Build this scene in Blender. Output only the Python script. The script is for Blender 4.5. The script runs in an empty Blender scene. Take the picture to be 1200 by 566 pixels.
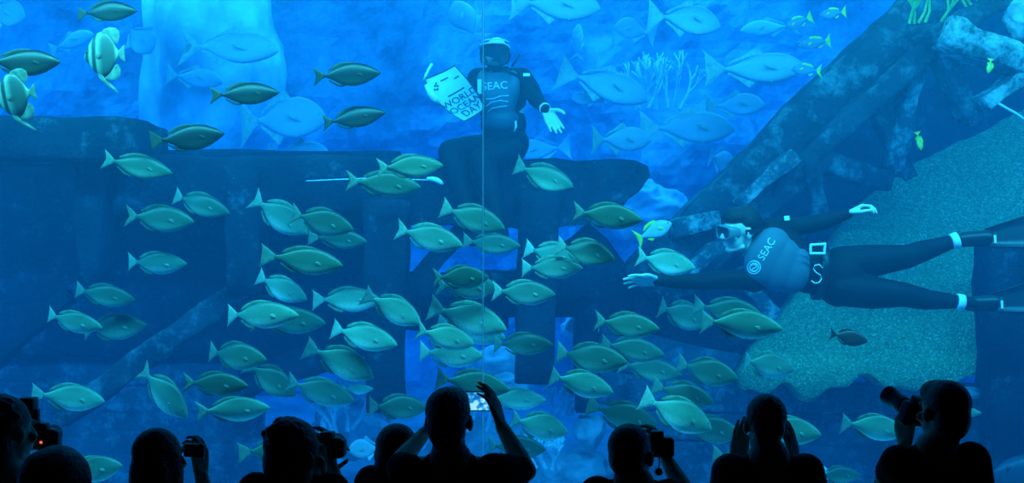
import bpy, bmesh, math, random
from mathutils import Vector, Matrix, Quaternion
random.seed(7)
C = bpy.context.scene.collection
F = 1500.0            # focal length in pixels of the 1200x566 frame
H = 2.2               # eye height of the photographer
CX, CY = 600.0, 283.0
def P(px, py, Y):
    """point that stands Y metres from the camera along the hall"""
    return Vector(((px-CX)*Y/F, Y, H-(py-CY)*Y/F))
def S(px, Y): return px*Y/F

# ------------------------------------------------------------------ materials
def newmat(name):
    m = bpy.data.materials.new(name); m.use_nodes = True
    nt = m.node_tree; b = nt.nodes['Principled BSDF']
    return m, nt, b
def N(nt, typ, **kw):
    n = nt.nodes.new(typ)
    for k, v in kw.items(): setattr(n, k, v)
    return n
def ramp(nt, stops):
    r = N(nt, 'ShaderNodeValToRGB')
    e = r.color_ramp.elements
    while len(e) > 1: e.remove(e[-1])
    e[0].position = stops[0][0]; e[0].color = (*stops[0][1], 1)
    for p, c in stops[1:]:
        x = e.new(p); x.color = (*c, 1)
    return r
def plain(name, col, rough=.6, spec=.3, metal=0, noise=0, nscale=20, bump=0, bscale=60):
    m, nt, b = newmat(name)
    b.inputs['Roughness'].default_value = rough
    b.inputs['Specular IOR Level'].default_value = spec
    b.inputs['Metallic'].default_value = metal
    tc = N(nt, 'ShaderNodeTexCoord')
    nz = N(nt, 'ShaderNodeTexNoise'); nz.inputs['Scale'].default_value = nscale; nz.inputs['Detail'].default_value = 4
    nt.links.new(tc.outputs['Object'], nz.inputs['Vector'])
    lo = [max(0, c*(1-noise)) for c in col]; hi = [min(1, c*(1+noise)) for c in col]
    r = ramp(nt, [(.3, lo), (.7, hi)])
    nt.links.new(nz.outputs['Fac'], r.inputs['Fac'])
    nt.links.new(r.outputs['Color'], b.inputs['Base Color'])
    if bump:
        n2 = N(nt, 'ShaderNodeTexNoise'); n2.inputs['Scale'].default_value = bscale; n2.inputs['Detail'].default_value = 5
        nt.links.new(tc.outputs['Object'], n2.inputs['Vector'])
        bp = N(nt, 'ShaderNodeBump'); bp.inputs['Strength'].default_value = bump; bp.inputs['Distance'].default_value = .03
        nt.links.new(n2.outputs['Fac'], bp.inputs['Height']); nt.links.new(bp.outputs['Normal'], b.inputs['Normal'])
    return m
def fishskin(name, belly, side, back, z0=-.17, z1=.17, rough=.4, speck=.25, jitter=.3, streak=True):
    """countershaded scales: pale belly, coloured flank, dark back, fine streaks"""
    m, nt, b = newmat(name)
    b.inputs['Roughness'].default_value = rough; b.inputs['Specular IOR Level'].default_value = .35
    tc = N(nt, 'ShaderNodeTexCoord'); sx = N(nt, 'ShaderNodeSeparateXYZ')
    nt.links.new(tc.outputs['Object'], sx.inputs[0])
    mp = N(nt, 'ShaderNodeMapping'); mp.inputs['Scale'].default_value = (16, 30, 46) if streak else (14, 14, 14)
    nt.links.new(tc.outputs['Object'], mp.inputs['Vector'])
    nz = N(nt, 'ShaderNodeTexNoise'); nz.inputs['Scale'].default_value = 1.6; nz.inputs['Detail'].default_value = 3
    nt.links.new(mp.outputs[0], nz.inputs['Vector'])
    mr = N(nt, 'ShaderNodeMapRange'); mr.inputs['From Min'].default_value = z0; mr.inputs['From Max'].default_value = z1
    nt.links.new(sx.outputs['Z'], mr.inputs['Value'])
    ad = N(nt, 'ShaderNodeMath', operation='MULTIPLY_ADD'); ad.inputs[1].default_value = speck; ad.use_clamp = False
    sb = N(nt, 'ShaderNodeMath', operation='SUBTRACT'); sb.inputs[1].default_value = .5
    nt.links.new(nz.outputs['Fac'], sb.inputs[0]); nt.links.new(sb.outputs[0], ad.inputs[0]); nt.links.new(mr.outputs[0], ad.inputs[2])
    r = ramp(nt, [(.08, belly), (.24, [ (a+b_)/2 for a, b_ in zip(belly, side)]), (.42, side), (.66, [(a*.6+b_*.4) for a, b_ in zip(side, back)]), (.9, back)])
    nt.links.new(ad.outputs[0], r.inputs['Fac'])
    oi = N(nt, 'ShaderNodeObjectInfo')
    hs = N(nt, 'ShaderNodeHueSaturation')
    mv = N(nt, 'ShaderNodeMapRange'); mv.inputs['To Min'].default_value = 1-jitter; mv.inputs['To Max'].default_value = 1+jitter
    nt.links.new(oi.outputs['Random'], mv.inputs['Value']); nt.links.new(mv.outputs[0], hs.inputs['Value'])
    nt.links.new(r.outputs['Color'], hs.inputs['Color']); nt.links.new(hs.outputs['Color'], b.inputs['Base Color'])
    return m
M = {}
M['rabbit'] = fishskin('rabbitfish_skin', (.72,.92,.80), (.135,.31,.235), (.03,.095,.075))
M['mid'] = fishskin('shaded_rabbitfish_skin', (.30,.46,.34), (.055,.14,.095), (.014,.045,.035), jitter=.2)  # rabbitfish skin darkened
M['mid_fin'] = plain('shaded_rabbitfish_fin', (.12,.21,.17), .5, .3, noise=.2)
M['mid_edge'] = plain('shaded_rabbitfish_soft_fin', (.045,.11,.08), .5, .3, noise=.3)
M['rabbit_edge'] = plain('rabbitfish_soft_fin', (.10,.23,.17), .5, .3, noise=.3)
M['rabbit_fin'] = plain('rabbitfish_fin', (.22,.37,.32), .5, .3, noise=.2)
M['dark'] = fishskin('backlit_rabbitfish_skin', (.045,.066,.036), (.010,.017,.018), (.004,.007,.012), speck=.15, jitter=.15)  # backlit darkness of the upper fish painted into skin and fins
M['dark_fin'] = plain('backlit_rabbitfish_fin', (.018,.03,.018), .5, .3, noise=.2)
M['jack'] = fishskin('silver_jack_skin', (.75,.82,.8), (.45,.55,.56), (.3,.38,.4), speck=.2, jitter=.12, streak=False)
M['jack_fin'] = plain('silver_jack_fin', (.40,.50,.38), .5, .3, noise=.25)
M['fusilier'] = fishskin('blue_fusilier_skin', (.35,.45,.6), (.16,.25,.38), (.08,.14,.22), jitter=.1)
M['yellowfin'] = plain('yellow_fin', (.75,.72,.06), .5, .3, noise=.2)
M['yellow'] = fishskin('yellow_fish_skin', (.8,.8,.3), (.7,.62,.05), (.5,.45,.04), jitter=.1)
M['red'] = fishskin('dusky_fish_skin', (.10,.06,.05), (.06,.03,.03), (.03,.018,.02), jitter=.1)
M['snapper'] = fishskin('pale_blue_fish_skin', (.75,.85,.85), (.45,.56,.6), (.3,.4,.48), jitter=.1)
M['grouper'] = fishskin('dark_grouper_skin', (.08,.12,.14), (.03,.05,.07), (.02,.03,.05), jitter=.05)
M['eye'] = plain('fish_eye', (.02,.03,.03), .2, .6)
M['eye_pale'] = plain('fish_eye_ring', (.5,.55,.4), .3, .5)

def batskin():
    m, nt, b = newmat('banded_batfish_skin')
    b.inputs['Roughness'].default_value = .45
    tc = N(nt, 'ShaderNodeTexCoord'); sx = N(nt, 'ShaderNodeSeparateXYZ')
    nt.links.new(tc.outputs['Object'], sx.inputs[0])
    nz = N(nt, 'ShaderNodeTexNoise'); nz.inputs['Scale'].default_value = 5
    nt.links.new(tc.outputs['Object'], nz.inputs['Vector'])
    ad = N(nt, 'ShaderNodeMath', operation='MULTIPLY_ADD'); ad.inputs[1].default_value = .05
    nt.links.new(nz.outputs['Fac'], ad.inputs[0]); nt.links.new(sx.outputs['X'], ad.inputs[2])
    mr = N(nt, 'ShaderNodeMapRange'); mr.inputs['From Min'].default_value = -.5; mr.inputs['From Max'].default_value = .55
    nt.links.new(ad.outputs[0], mr.inputs['Value'])
    pale = (.27,.34,.27); dk = (.03,.045,.045); mid = (.055,.09,.085)
    r = ramp(nt, [(.0, pale), (.12, dk), (.2, pale), (.27, mid), (.5, mid), (.57, (.16,.22,.19)), (.62, pale), (.66, dk), (.72, dk), (.76, pale), (.82, pale), (.85, dk), (.9, dk), (.94, pale)])
    nt.links.new(mr.outputs[0], r.inputs['Fac']); nt.links.new(r.outputs['Color'], b.inputs['Base Color'])
    return m
M['bat'] = batskin()
M['bat_fin'] = plain('batfish_fin', (.16,.22,.19), .5, .3, noise=.4, nscale=8)

# ------------------------------------------------------------------ object helpers
def link(name, me, mat=None, parent=None, smooth=True):
    o = bpy.data.objects.new(name, me); C.objects.link(o)
    if mat is not None and not me.materials: me.materials.append(mat)
    if parent is not None: o.parent = parent
    if smooth:
        for p in me.polygons: p.use_smooth = True
    return o
def obj(name, bm, mat=None, parent=None, smooth=False, label=None):
    me = bpy.data.meshes.new(name)
    bmesh.ops.recalc_face_normals(bm, faces=bm.faces)
    bm.to_mesh(me); bm.free()
    o = link(name, me, mat, parent, smooth)
    if label: o['label'] = label
    return o
def thing(name, label, cat, group=None, loc=(0,0,0), rz=0):
    o = bpy.data.objects.new(name, None); C.objects.link(o)
    o.empty_display_size = .1
    o.location = loc; o.rotation_euler = (0, 0, rz)
    o['label'] = label; o['category'] = cat
    if group: o['group'] = group
    return o
def tag(o, label, cat, group=None):
    o['label'] = label; o['category'] = cat
    if group: o['group'] = group
    return o
def struct(name, bm, mat, smooth=False):
    o = obj(name, bm, mat, None, smooth); o['kind'] = 'structure'; return o
def box(bm, a, b):
    a = Vector(a); b = Vector(b)
    m = Matrix.Translation((a+b)/2) @ Matrix.Diagonal((abs(b.x-a.x), abs(b.y-a.y), abs(b.z-a.z), 1))
    bmesh.ops.create_cube(bm, size=1, matrix=m)
def catmull(pts, t):
    """interpolate rows of numbers whose first entry is the parameter"""
    for i in range(len(pts)-1):
        if t <= pts[i+1][0] or i == len(pts)-2: break
    p1, p2 = pts[i], pts[i+1]
    p0 = pts[i-1] if i > 0 else p1; p3 = pts[i+2] if i+2 < len(pts) else p2
    u = (t-p1[0])/max(1e-9, p2[0]-p1[0]); u = min(1, max(0, u))
    out = []
    for k in range(1, len(p1)):
        a, b, c, d = p0[k], p1[k], p2[k], p3[k]
        out.append(.5*((2*b)+(-a+c)*u+(2*a-5*b+4*c-d)*u*u+(-a+3*b-3*c+d)*u**3))
    return out

# ------------------------------------------------------------------ fish
def bend(v, k):
    """swim curve: the tail end swings sideways"""
    s = max(0, .15-v.x); return Vector((v.x, v.y + k*s*s, v.z))
def plate(outline, thick, k, taper=True):
    """thin fin: outline in x,z given a real thickness, thinner at the rim"""
    bm = bmesh.new()
    cx = sum(p[0] for p in outline)/len(outline); cz = sum(p[1] for p in outline)/len(outline)
    n = len(outline)
    rim = [bm.verts.new(bend(Vector((x, 0, z)), k)) for x, z in outline]
    ins = []
    for sgn in (1, -1):
        ins.append([bm.verts.new(bend(Vector((cx+(x-cx)*.72, sgn*thick/2, cz+(z-cz)*.72)), k)) for x, z in outline])
    for q, sgn in ((0, 1), (1, -1)):
        for i in range(n):
            j = (i+1) % n
            f = [rim[i], rim[j], ins[q][j], ins[q][i]]
            bm.faces.new(f if sgn > 0 else f[::-1])
        bmesh.ops.triangulate(bm, faces=[bm.faces.new(ins[q] if sgn > 0 else ins[q][::-1])])
    bmesh.ops.recalc_face_normals(bm, faces=bm.faces)
    return bm
def mesh_of(bm, name, smooth=True):
    me = bpy.data.meshes.new(name); bm.to_mesh(me); bm.free()
    if smooth:
        for p in me.polygons: p.use_smooth = True
    return me
def fish_meshes(kind, prof, x_ped, tail, dorsal, anal, pect, pelv, eye, mats, k=0.0, mouth=True):
    edge = mats[2] if len(mats) > 2 else mats[1]
    body = bmesh.new()
    nst, nsg = 26, 18
    rings = []
    for i in range(nst+1):
        t = i/nst; t = t**1.15 if t < .5 else t
        top, bot, w = catmull(prof, t)
        x = .5-(.5-x_ped)*t
        cz = (top+bot)/2; rz = max(.0015, (top-bot)/2); w = max(.0015, w)
        ring = []
        for j in range(nsg):
            a = 2*math.pi*j/nsg
            c, s = math.cos(a), math.sin(a)
            # rather flat-sided section that closes to an edge at back and belly
            yy = w*math.copysign(abs(c)**.9, c); zz = cz+rz*math.copysign(abs(s)**1.05, s)
            ring.append(body.verts.new(bend(Vector((x, yy, zz)), k)))
        rings.append(ring)
    for i in range(nst):
        for j in range(nsg):
            q = (j+1) % nsg
            body.faces.new((rings[i][j], rings[i][q], rings[i+1][q], rings[i+1][j]))
    body.faces.new(rings[0][::-1]); body.faces.new(rings[-1])
    bmesh.ops.recalc_face_normals(body, faces=body.faces)
    out = [('body', mesh_of(body, kind+'_body'), mats[0])]
    out.append(('tail_fin', mesh_of(plate(tail, .014, k), kind+'_tail', False), mats[1]))
    if dorsal: out.append(('dorsal_fin', mesh_of(plate(dorsal, .012, k), kind+'_dorsal', False), edge))
    if anal: out.append(('anal_fin', mesh_of(plate(anal, .012, k), kind+'_anal', False), edge))
    for sgn in (1, -1):
        if pect:
            x0, z0, ln, w0, yy = pect
            bm = plate([(0, .25*w0), (-.35*ln, .62*w0), (-.8*ln, .42*w0), (-ln, .02*w0), (-.8*ln, -.34*w0), (-.35*ln, -.4*w0), (0, -.15*w0)], .008, 0)
            bmesh.ops.transform(bm, verts=bm.verts, matrix=Matrix.Translation((x0, sgn*yy, z0)) @ Matrix.Rotation(-sgn*.28, 4, 'Z') @ Matrix.Rotation(.35, 4, 'Y'))
            out.append(('pectoral_fin', mesh_of(bm, kind+'_pectoral', False), mats[1]))
        if pelv:
            x0, z0, ln = pelv
            bm = plate([(0, .01), (-.5*ln, -.25*ln), (-ln, -.5*ln), (-.7*ln, -.1*ln), (-.4*ln, .0)], .008, 0)
            bmesh.ops.transform(bm, verts=bm.verts, matrix=Matrix.Translation((x0, sgn*.02, z0)) @ Matrix.Rotation(sgn*.35, 4, 'X'))
            out.append(('pelvic_fin', mesh_of(bm, kind+'_pelvic', False), edge))
        ex, ez, er, ey = eye
        bm = bmesh.new()
        bmesh.ops.create_uvsphere(bm, u_segments=10, v_segments=8, radius=er, matrix=Matrix.Translation((ex, sgn*ey, ez)) @ Matrix.Diagonal((1, .5, 1, 1)))
        out.append(('eye', mesh_of(bm, kind+'_eye'), M['eye']))
    for n, me, mt in out: me.materials.append(mt)
    return out
RAB = [(0, .004, -.012, .006), (.05, .040, -.040, .025), (.14, .085, -.080, .047), (.28, .132, -.128, .062), (.45, .158, -.158, .066), (.6, .146, -.148, .058), (.75, .106, -.108, .042), (.88, .054, -.054, .024), (.96, .026, -.026, .013), (1, .024, -.024, .010)]
RAB_T = [(-.33, .024), (-.40, .075), (-.46, .112), (-.5, .138), (-.475, .085), (-.445, .038), (-.428, 0), (-.445, -.038), (-.475, -.085), (-.5, -.138), (-.46, -.112), (-.40, -.068), (-.33, -.024)]
RAB_D = [(.28, .105), (.2, .140), (.1, .166), (0, .174), (-.1, .165), (-.2, .128), (-.27, .085), (-.275, .058), (-.2, .09), (-.1, .132), (0, .146), (.1, .148), (.2, .125)]
RAB_A = [(.0, -.140), (-.08, -.163), (-.16, -.146), (-.24, -.098), (-.275, -.072), (-.27, -.05), (-.2, -.09), (-.1, -.135)]
def rab(k, mats): return fish_meshes('rabbitfish', RAB, -.34, RAB_T, RAB_D, RAB_A, (.24, -.03, .085, .036, .058), (.14, -.128, .06), (.40, .028, .016, .030), mats, k)
JK = [(0, -.01, -.03, .008), (.04, .045, -.055, .028), (.12, .105, -.095, .05), (.25, .155, -.135, .065), (.42, .178, -.16, .068), (.6, .15, -.145, .055), (.78, .085, -.09, .034), (.9, .036, -.038, .018), (1, .017, -.017, .012)]
JK_T = [(-.29, .018), (-.36, .07), (-.44, .15), (-.52, .215), (-.50, .16), (-.43, .08), (-.365, 0), (-.43, -.08), (-.50, -.16), (-.52, -.215), (-.44, -.15), (-.36, -.07), (-.29, -.018)]
JK_D = [(.1, .165), (.04, .235), (-.01, .215), (-.08, .165), (-.2, .105), (-.27, .06), (-.26, .04), (-.15, .10), (0, .15)]
JK_A = [(.0, -.15), (-.06, -.21), (-.1, -.185), (-.16, -.13), (-.23, -.085), (-.27, -.055), (-.26, -.035), (-.15, -.09)]
def jack(k, mats): return fish_meshes('jack', JK, -.30, JK_T, JK_D, JK_A, (.22, -.03, .18, .05, .062), (.2, -.13, .07), (.415, .02, .018, .035), mats, k)
BT = [(0, -.02, -.05, .010), (.05, .09, -.10, .035), (.15, .24, -.22, .06), (.32, .42, -.38, .085), (.5, .50, -.47, .088), (.68, .46, -.44, .07), (.82, .30, -.29, .045), (.93, .11, -.11, .022), (1, .06, -.06, .012)]
BT_T = [(-.34, .06), (-.42, .14), (-.5, .19), (-.49, .08), (-.485, 0), (-.49, -.08), (-.5, -.19), (-.42, -.14), (-.34, -.06)]
BT_D = [(.1, .46), (0, .55), (-.14, .58), (-.28, .56), (-.37, .48), (-.38, .36), (-.32, .22), (-.25, .24), (-.12, .42), (0, .48)]
BT_A = [(.08, -.43), (0, -.52), (-.14, -.56), (-.28, -.54), (-.37, -.46), (-.38, -.34), (-.32, -.22), (-.25, -.24), (-.12, -.40), (0, -.45)]
def bat(k, mats):
    o = fish_meshes('batfish', BT, -.36, BT_T, BT_D, BT_A, (.16, -.06, .16, .12, .08), None, (.40, .06, .028, .048), mats, k)
    for sgn in (1, -1):
        bm = plate([(.2, -.34), (.12, -.50), (-.05, -.66), (-.35, -.86), (-.08, -.60), (.08, -.40)], .012, 0)
        bmesh.ops.transform(bm, verts=bm.verts, matrix=Matrix.Translation((0, sgn*.03, 0)))
        me = mesh_of(bm, 'batfish_pelvic', False); me.materials.append(mats[1]); o.append(('pelvic_fin', me, mats[1]))
    return o
SLIM = [(0, .0, -.015, .006), (.06, .04, -.04, .028), (.18, .085, -.08, .05), (.35, .115, -.11, .06), (.55, .105, -.105, .052), (.75, .07, -.07, .036), (.9, .034, -.034, .018), (1, .02, -.02, .010)]
SL_T = [(-.31, .02), (-.39, .08), (-.46, .13), (-.5, .17), (-.47, .09), (-.42, 0), (-.47, -.09), (-.5, -.17), (-.46, -.13), (-.39, -.08), (-.31, -.02)]
SL_D = [(.2, .095), (.12, .145), (0, .15), (-.15, .125), (-.24, .08), (-.22, .06), (-.1, .088), (.05, .105)]
SL_A = [(-.05, -.095), (-.12, -.125), (-.22, -.08), (-.22, -.055), (-.12, -.08)]
def slim(k, mats): return fish_meshes('small_fish', SLIM, -.33, SL_T, SL_D, SL_A, (.24, -.02, .12, .05, .055), (.15, -.09, .06), (.40, .02, .02, .032), mats, k)
PROTO = {}
def proto(kind, var):
    key = (kind, var)
    if key not in PROTO:
        k = (-.55, 0, .5, .9)[var]
        if kind == 'rab': PROTO[key] = rab(k, (M['rabbit'], M['rabbit_fin'], M['rabbit_edge']))
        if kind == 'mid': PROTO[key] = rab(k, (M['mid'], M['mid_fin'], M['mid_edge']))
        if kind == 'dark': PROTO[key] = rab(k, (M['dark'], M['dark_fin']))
        if kind == 'red': PROTO[key] = rab(k, (M['red'], M['red']))
        if kind == 'jack': PROTO[key] = jack(k*.6, (M['jack'], M['jack_fin']))
        if kind == 'bat': PROTO[key] = bat(0, (M['bat'], M['bat_fin']))
        if kind == 'fus': PROTO[key] = slim(k*.5, (M['fusilier'], M['yellowfin']))
        if kind == 'grp': PROTO[key] = slim(k*.5, (M['grouper'], M['grouper']))
        if kind == 'yel': PROTO[key] = slim(k*.5, (M['yellow'], M['yellowfin']))
        if kind == 'ytail': PROTO[key] = slim(k*.5, (M['snapper'], M['yellowfin']))
        if kind == 'snap': PROTO[key] = jack(k*.4, (M['snapper'], M['snapper']))
    return PROTO[key]
HR = {'mid': .335, 'rab': .335, 'dark': .335, 'red': .335, 'jack': .36, 'bat': 1.18, 'fus': .27, 'grp': .27, 'yel': .27, 'ytail': .27, 'snap': .36}
nfish = [0]
def fish(kind, name, cat, group, label, tx, ty, nx, ny, h, Y, yaw=None, var=None):
    """fish whose tail tip and nose are seen at (tx,ty) and (nx,ny), Y metres away; h is its depth of body in pixels"""
    rnd = random.Random(nfish[0]*13+5); nfish[0] += 1
    if yaw is None: yaw = rnd.uniform(-14, 14)
    if var is None: var = rnd.choice((0, 1, 2))
    a, b = P(tx, ty, Y), P(nx, ny, Y)
    d = b-a; ln = d.length; yw = math.radians(yaw)
    d.normalize()
    d = (d*math.cos(yw) + Vector((0, math.sin(yw), 0))).normalized()
    L = ln/max(.35, math.cos(yw))
    up = Vector((0, 0, 1))
    if abs(d.z) > .85: up = Vector((1, 0, 0)) if d.z < 0 else Vector((-1, 0, 0))
    y = up.cross(d).normalized(); z = d.cross(y)
    R = Matrix((d, y, z)).transposed().to_4x4()
    hs = S(h, Y)/HR[kind]
    roll = Matrix.Rotation(math.radians(rnd.uniform(-8, 8)), 4, 'X')
    e = thing(name, label, cat, group)
    e.matrix_world = Matrix.Translation((a+b)/2) @ R @ roll @ Matrix.Diagonal((L, (L+hs)/2, hs, 1))
    for n, me, mt in proto(kind, var):
        o = bpy.data.objects.new(n, me); C.objects.link(o); o.parent = e
    return e
# ------------------------------------------------------------------ hall, tank, water, light
ZS, ZW = 5.6, 5.9        # water surface, tank ceiling
YG0, YG1 = 5.35, 5.45     # the viewing pane
YB = 14.6                 # back wall of the tank
XT = 8.6                  # half width
hallm = plain('dark_hall_paint', (.012,.013,.016), .9, .1, noise=.2, nscale=3)
carpet = plain('dark_carpet', (.012,.012,.015), 1, .05, noise=.4, nscale=80, bump=.3)
bm = bmesh.new(); box(bm, (-XT-.3, -3, -.2), (XT+.3, YG0-.02, 0)); struct('floor', bm, carpet)
bm = bmesh.new(); box(bm, (-XT-.3, -3, 3.9), (XT+.3, YG0-.02, 4.1)); struct('ceiling', bm, hallm)
bm = bmesh.new(); box(bm, (-XT-.5, -3, 0), (-XT-.3, YG0-.02, 3.9)); struct('wall_left', bm, hallm)
bm = bmesh.new(); box(bm, (XT+.3, -3, 0), (XT+.5, YG0-.02, 3.9)); struct('wall_right', bm, hallm)
bm = bmesh.new(); box(bm, (-XT-.3, -3.2, 0), (XT+.3, -3, 3.9)); struct('wall_rear', bm, hallm)
bm = bmesh.new(); box(bm, (-XT-.5, YG0-.02, 3.9), (XT+.5, YG1+.02, ZW)); struct('wall_above_window', bm, hallm)
# reef wall: the rock-work that closes the tank at the back
def rockmat(name, lo, hi, sc=2.2, bump=.8):
    m, nt, b = newmat(name); b.inputs['Roughness'].default_value = .9; b.inputs['Specular IOR Level'].default_value = .1
    tc = N(nt, 'ShaderNodeTexCoord')
    n1 = N(nt, 'ShaderNodeTexNoise'); n1.inputs['Scale'].default_value = sc; n1.inputs['Detail'].default_value = 8; n1.inputs['Roughness'].default_value = .65
    nt.links.new(tc.outputs['Object'], n1.inputs['Vector'])
    r = ramp(nt, [(.32, lo), (.52, [(a+b_)/2 for a, b_ in zip(lo, hi)]), (.7, hi)])
    nt.links.new(n1.outputs['Fac'], r.inputs['Fac']); nt.links.new(r.outputs['Color'], b.inputs['Base Color'])
    vo = N(nt, 'ShaderNodeTexVoronoi'); vo.inputs['Scale'].default_value = sc*4
    nt.links.new(tc.outputs['Object'], vo.inputs['Vector'])
    mx = N(nt, 'ShaderNodeMath', operation='ADD'); nt.links.new(n1.outputs['Fac'], mx.inputs[0]); nt.links.new(vo.outputs['Distance'], mx.inputs[1])
    bp = N(nt, 'ShaderNodeBump'); bp.inputs['Strength'].default_value = bump; bp.inputs['Distance'].default_value = .08
    nt.links.new(mx.outputs[0], bp.inputs['Height']); nt.links.new(bp.outputs['Normal'], b.inputs['Normal'])
    return m
M['reefwall'] = rockmat('reef_wall_rock', (.10,.14,.16), (.75,.8,.8), 1.1)
M['reef'] = rockmat('reef_rock', (.14,.18,.2), (.8,.85,.82), 2.0)
M['sand'] = plain('tank_sand', (.45,.47,.42), .95, .1, noise=.35, nscale=3, bump=.5, bscale=8)
from mathutils import noise as mnoise
def relief(x, z):
    v = Vector((x*.55, 3.1, z*.55))
    r = mnoise.fractal(v, 1.0, 2.0, 5, noise_basis='PERLIN_ORIGINAL')*.75
    r += max(0, mnoise.noise(Vector((x*.35+9, z*.16, 7))))*1.2
    return r
bm = bmesh.new()
nx, nz = 170, 70
g = []
for i in range(nx+1):
    row = []
    for j in range(nz+1):
        x = -XT + 2*XT*i/nx; z = -.3 + (ZW+.3)*j/nz
        row.append(bm.verts.new((x, YB - .35 - relief(x, z), z)))
    g.append(row)
for i in range(nx):
    for j in range(nz): bm.faces.new((g[i][j], g[i+1][j], g[i+1][j+1], g[i][j+1]))
bk = [[bm.verts.new((-XT, YB+.6, -.3)), bm.verts.new((XT, YB+.6, -.3)), bm.verts.new((XT, YB+.6, ZW)), bm.verts.new((-XT, YB+.6, ZW))]]
bm.faces.new(bk[0])
bm.faces.new([g[i][0] for i in range(nx+1)][::-1] + [bk[0][0], bk[0][1]]); bm.faces.new([g[i][nz] for i in range(nx+1)] + [bk[0][2], bk[0][3]])
bm.faces.new([g[0][j] for j in range(nz+1)] + [bk[0][3], bk[0][0]]); bm.faces.new([g[nx][j] for j in range(nz+1)][::-1] + [bk[0][1], bk[0][2]])
struct('wall_back', bm, M['reefwall'], smooth=False)
bm = bmesh.new(); box(bm, (-XT-.3, YG0-.02, -.3), (-XT, YB+.6, ZW)); struct('wall_tank_left', bm, M['reefwall'])
bm = bmesh.new(); box(bm, (XT, YG0-.02, -.3), (XT+.3, YB+.6, ZW)); struct('wall_tank_right', bm, M['reefwall'])
bm = bmesh.new(); box(bm, (-XT-.3, YG0-.02, ZW), (XT+.3, YB+.6, ZW+.2)); struct('ceiling_tank', bm, hallm)
# sand bottom with slow dunes
bm = bmesh.new(); g = []
for i in range(61):
    row = []
    for j in range(41):
        x = -XT+2*XT*i/60; y = YG0+(YB+.2-YG0)*j/40
        z = .1 + .12*mnoise.noise(Vector((x*.6, y*.6, 0))) + .55*max(0, (y-9.5)/5)**1.5
        row.append(bm.verts.new((x, y, z)))
    g.append(row)
for i in range(60):
    for j in range(40): bm.faces.new((g[i][j], g[i+1][j], g[i+1][j+1], g[i][j+1]))
r = bmesh.ops.extrude_face_region(bm, geom=bm.faces[:])
bmesh.ops.translate(bm, verts=[v for v in r['geom'] if isinstance(v, bmesh.types.BMVert)], vec=(0, 0, -.6))
struct('floor_tank', bm, M['sand'], smooth=True)

# water: one body of sea water that absorbs red and scatters blue
SC, ABS = .052, .36
wm = bpy.data.materials.new('sea_water'); wm.use_nodes = True
nt = wm.node_tree; nt.nodes.clear()
out = N(nt, 'ShaderNodeOutputMaterial')
va = N(nt, 'ShaderNodeVolumeAbsorption'); va.inputs['Color'].default_value = (.0, .55, .97, 1); va.inputs['Density'].default_value = ABS
vs = N(nt, 'ShaderNodeVolumeScatter'); vs.inputs['Color'].default_value = (.03, .42, .88, 1); vs.inputs['Density'].default_value = SC; vs.inputs['Anisotropy'].default_value = .0
ash = N(nt, 'ShaderNodeAddShader')
nt.links.new(va.outputs[0], ash.inputs[0]); nt.links.new(vs.outputs[0], ash.inputs[1]); nt.links.new(ash.outputs[0], out.inputs['Volume'])
bm = bmesh.new(); box(bm, (-XT-.1, YG1+.005, -.25), (XT+.1, YB+.3, ZS))
w = struct('water', bm, wm)
w['label'] = 'clear blue sea water that fills the tank'; w['category'] = 'water'
# the acrylic viewing panes and the glued seam between them
gm = bpy.data.materials.new('clear_acrylic'); gm.use_nodes = True
nt = gm.node_tree; nt.nodes.clear()
out = N(nt, 'ShaderNodeOutputMaterial'); tr = N(nt, 'ShaderNodeBsdfTransparent'); tr.inputs['Color'].default_value = (.97,.99,1,1)
gl = N(nt, 'ShaderNodeBsdfGlossy'); gl.inputs['Roughness'].default_value = .02
fr = N(nt, 'ShaderNodeFresnel'); fr.inputs['IOR'].default_value = 1.12
mx = N(nt, 'ShaderNodeMixShader'); nt.links.new(fr.outputs[0], mx.inputs[0]); nt.links.new(tr.outputs[0], mx.inputs[1]); nt.links.new(gl.outputs[0], mx.inputs[2])
nt.links.new(mx.outputs[0], out.inputs['Surface'])
XS = P(566, 0, YG0).x
bm = bmesh.new(); box(bm, (-XT-.3, YG0, -.2), (XS-.004, YG1, 3.9)); struct('window_1', bm, gm)
bm = bmesh.new(); box(bm, (XS+.004, YG0, -.2), (XT+.3, YG1, 3.9)); struct('window_2', bm, gm)
sm = bpy.data.materials.new('seam_resin'); sm.use_nodes = True
nt = sm.node_tree; nt.nodes.clear()
out = N(nt, 'ShaderNodeOutputMaterial'); tr = N(nt, 'ShaderNodeBsdfTransparent'); df = N(nt, 'ShaderNodeBsdfTranslucent'); df.inputs['Color'].default_value = (.8,.9,.95,1)
mx = N(nt, 'ShaderNodeMixShader'); mx.inputs[0].default_value = .4
nt.links.new(tr.outputs[0], mx.inputs[1]); nt.links.new(df.outputs[0], mx.inputs[2]); nt.links.new(mx.outputs[0], out.inputs['Surface'])
bm = bmesh.new(); box(bm, (XS-.004, YG0, -.2), (XS+.004, YG1, 3.9)); struct('trim_1', bm, sm)

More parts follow.
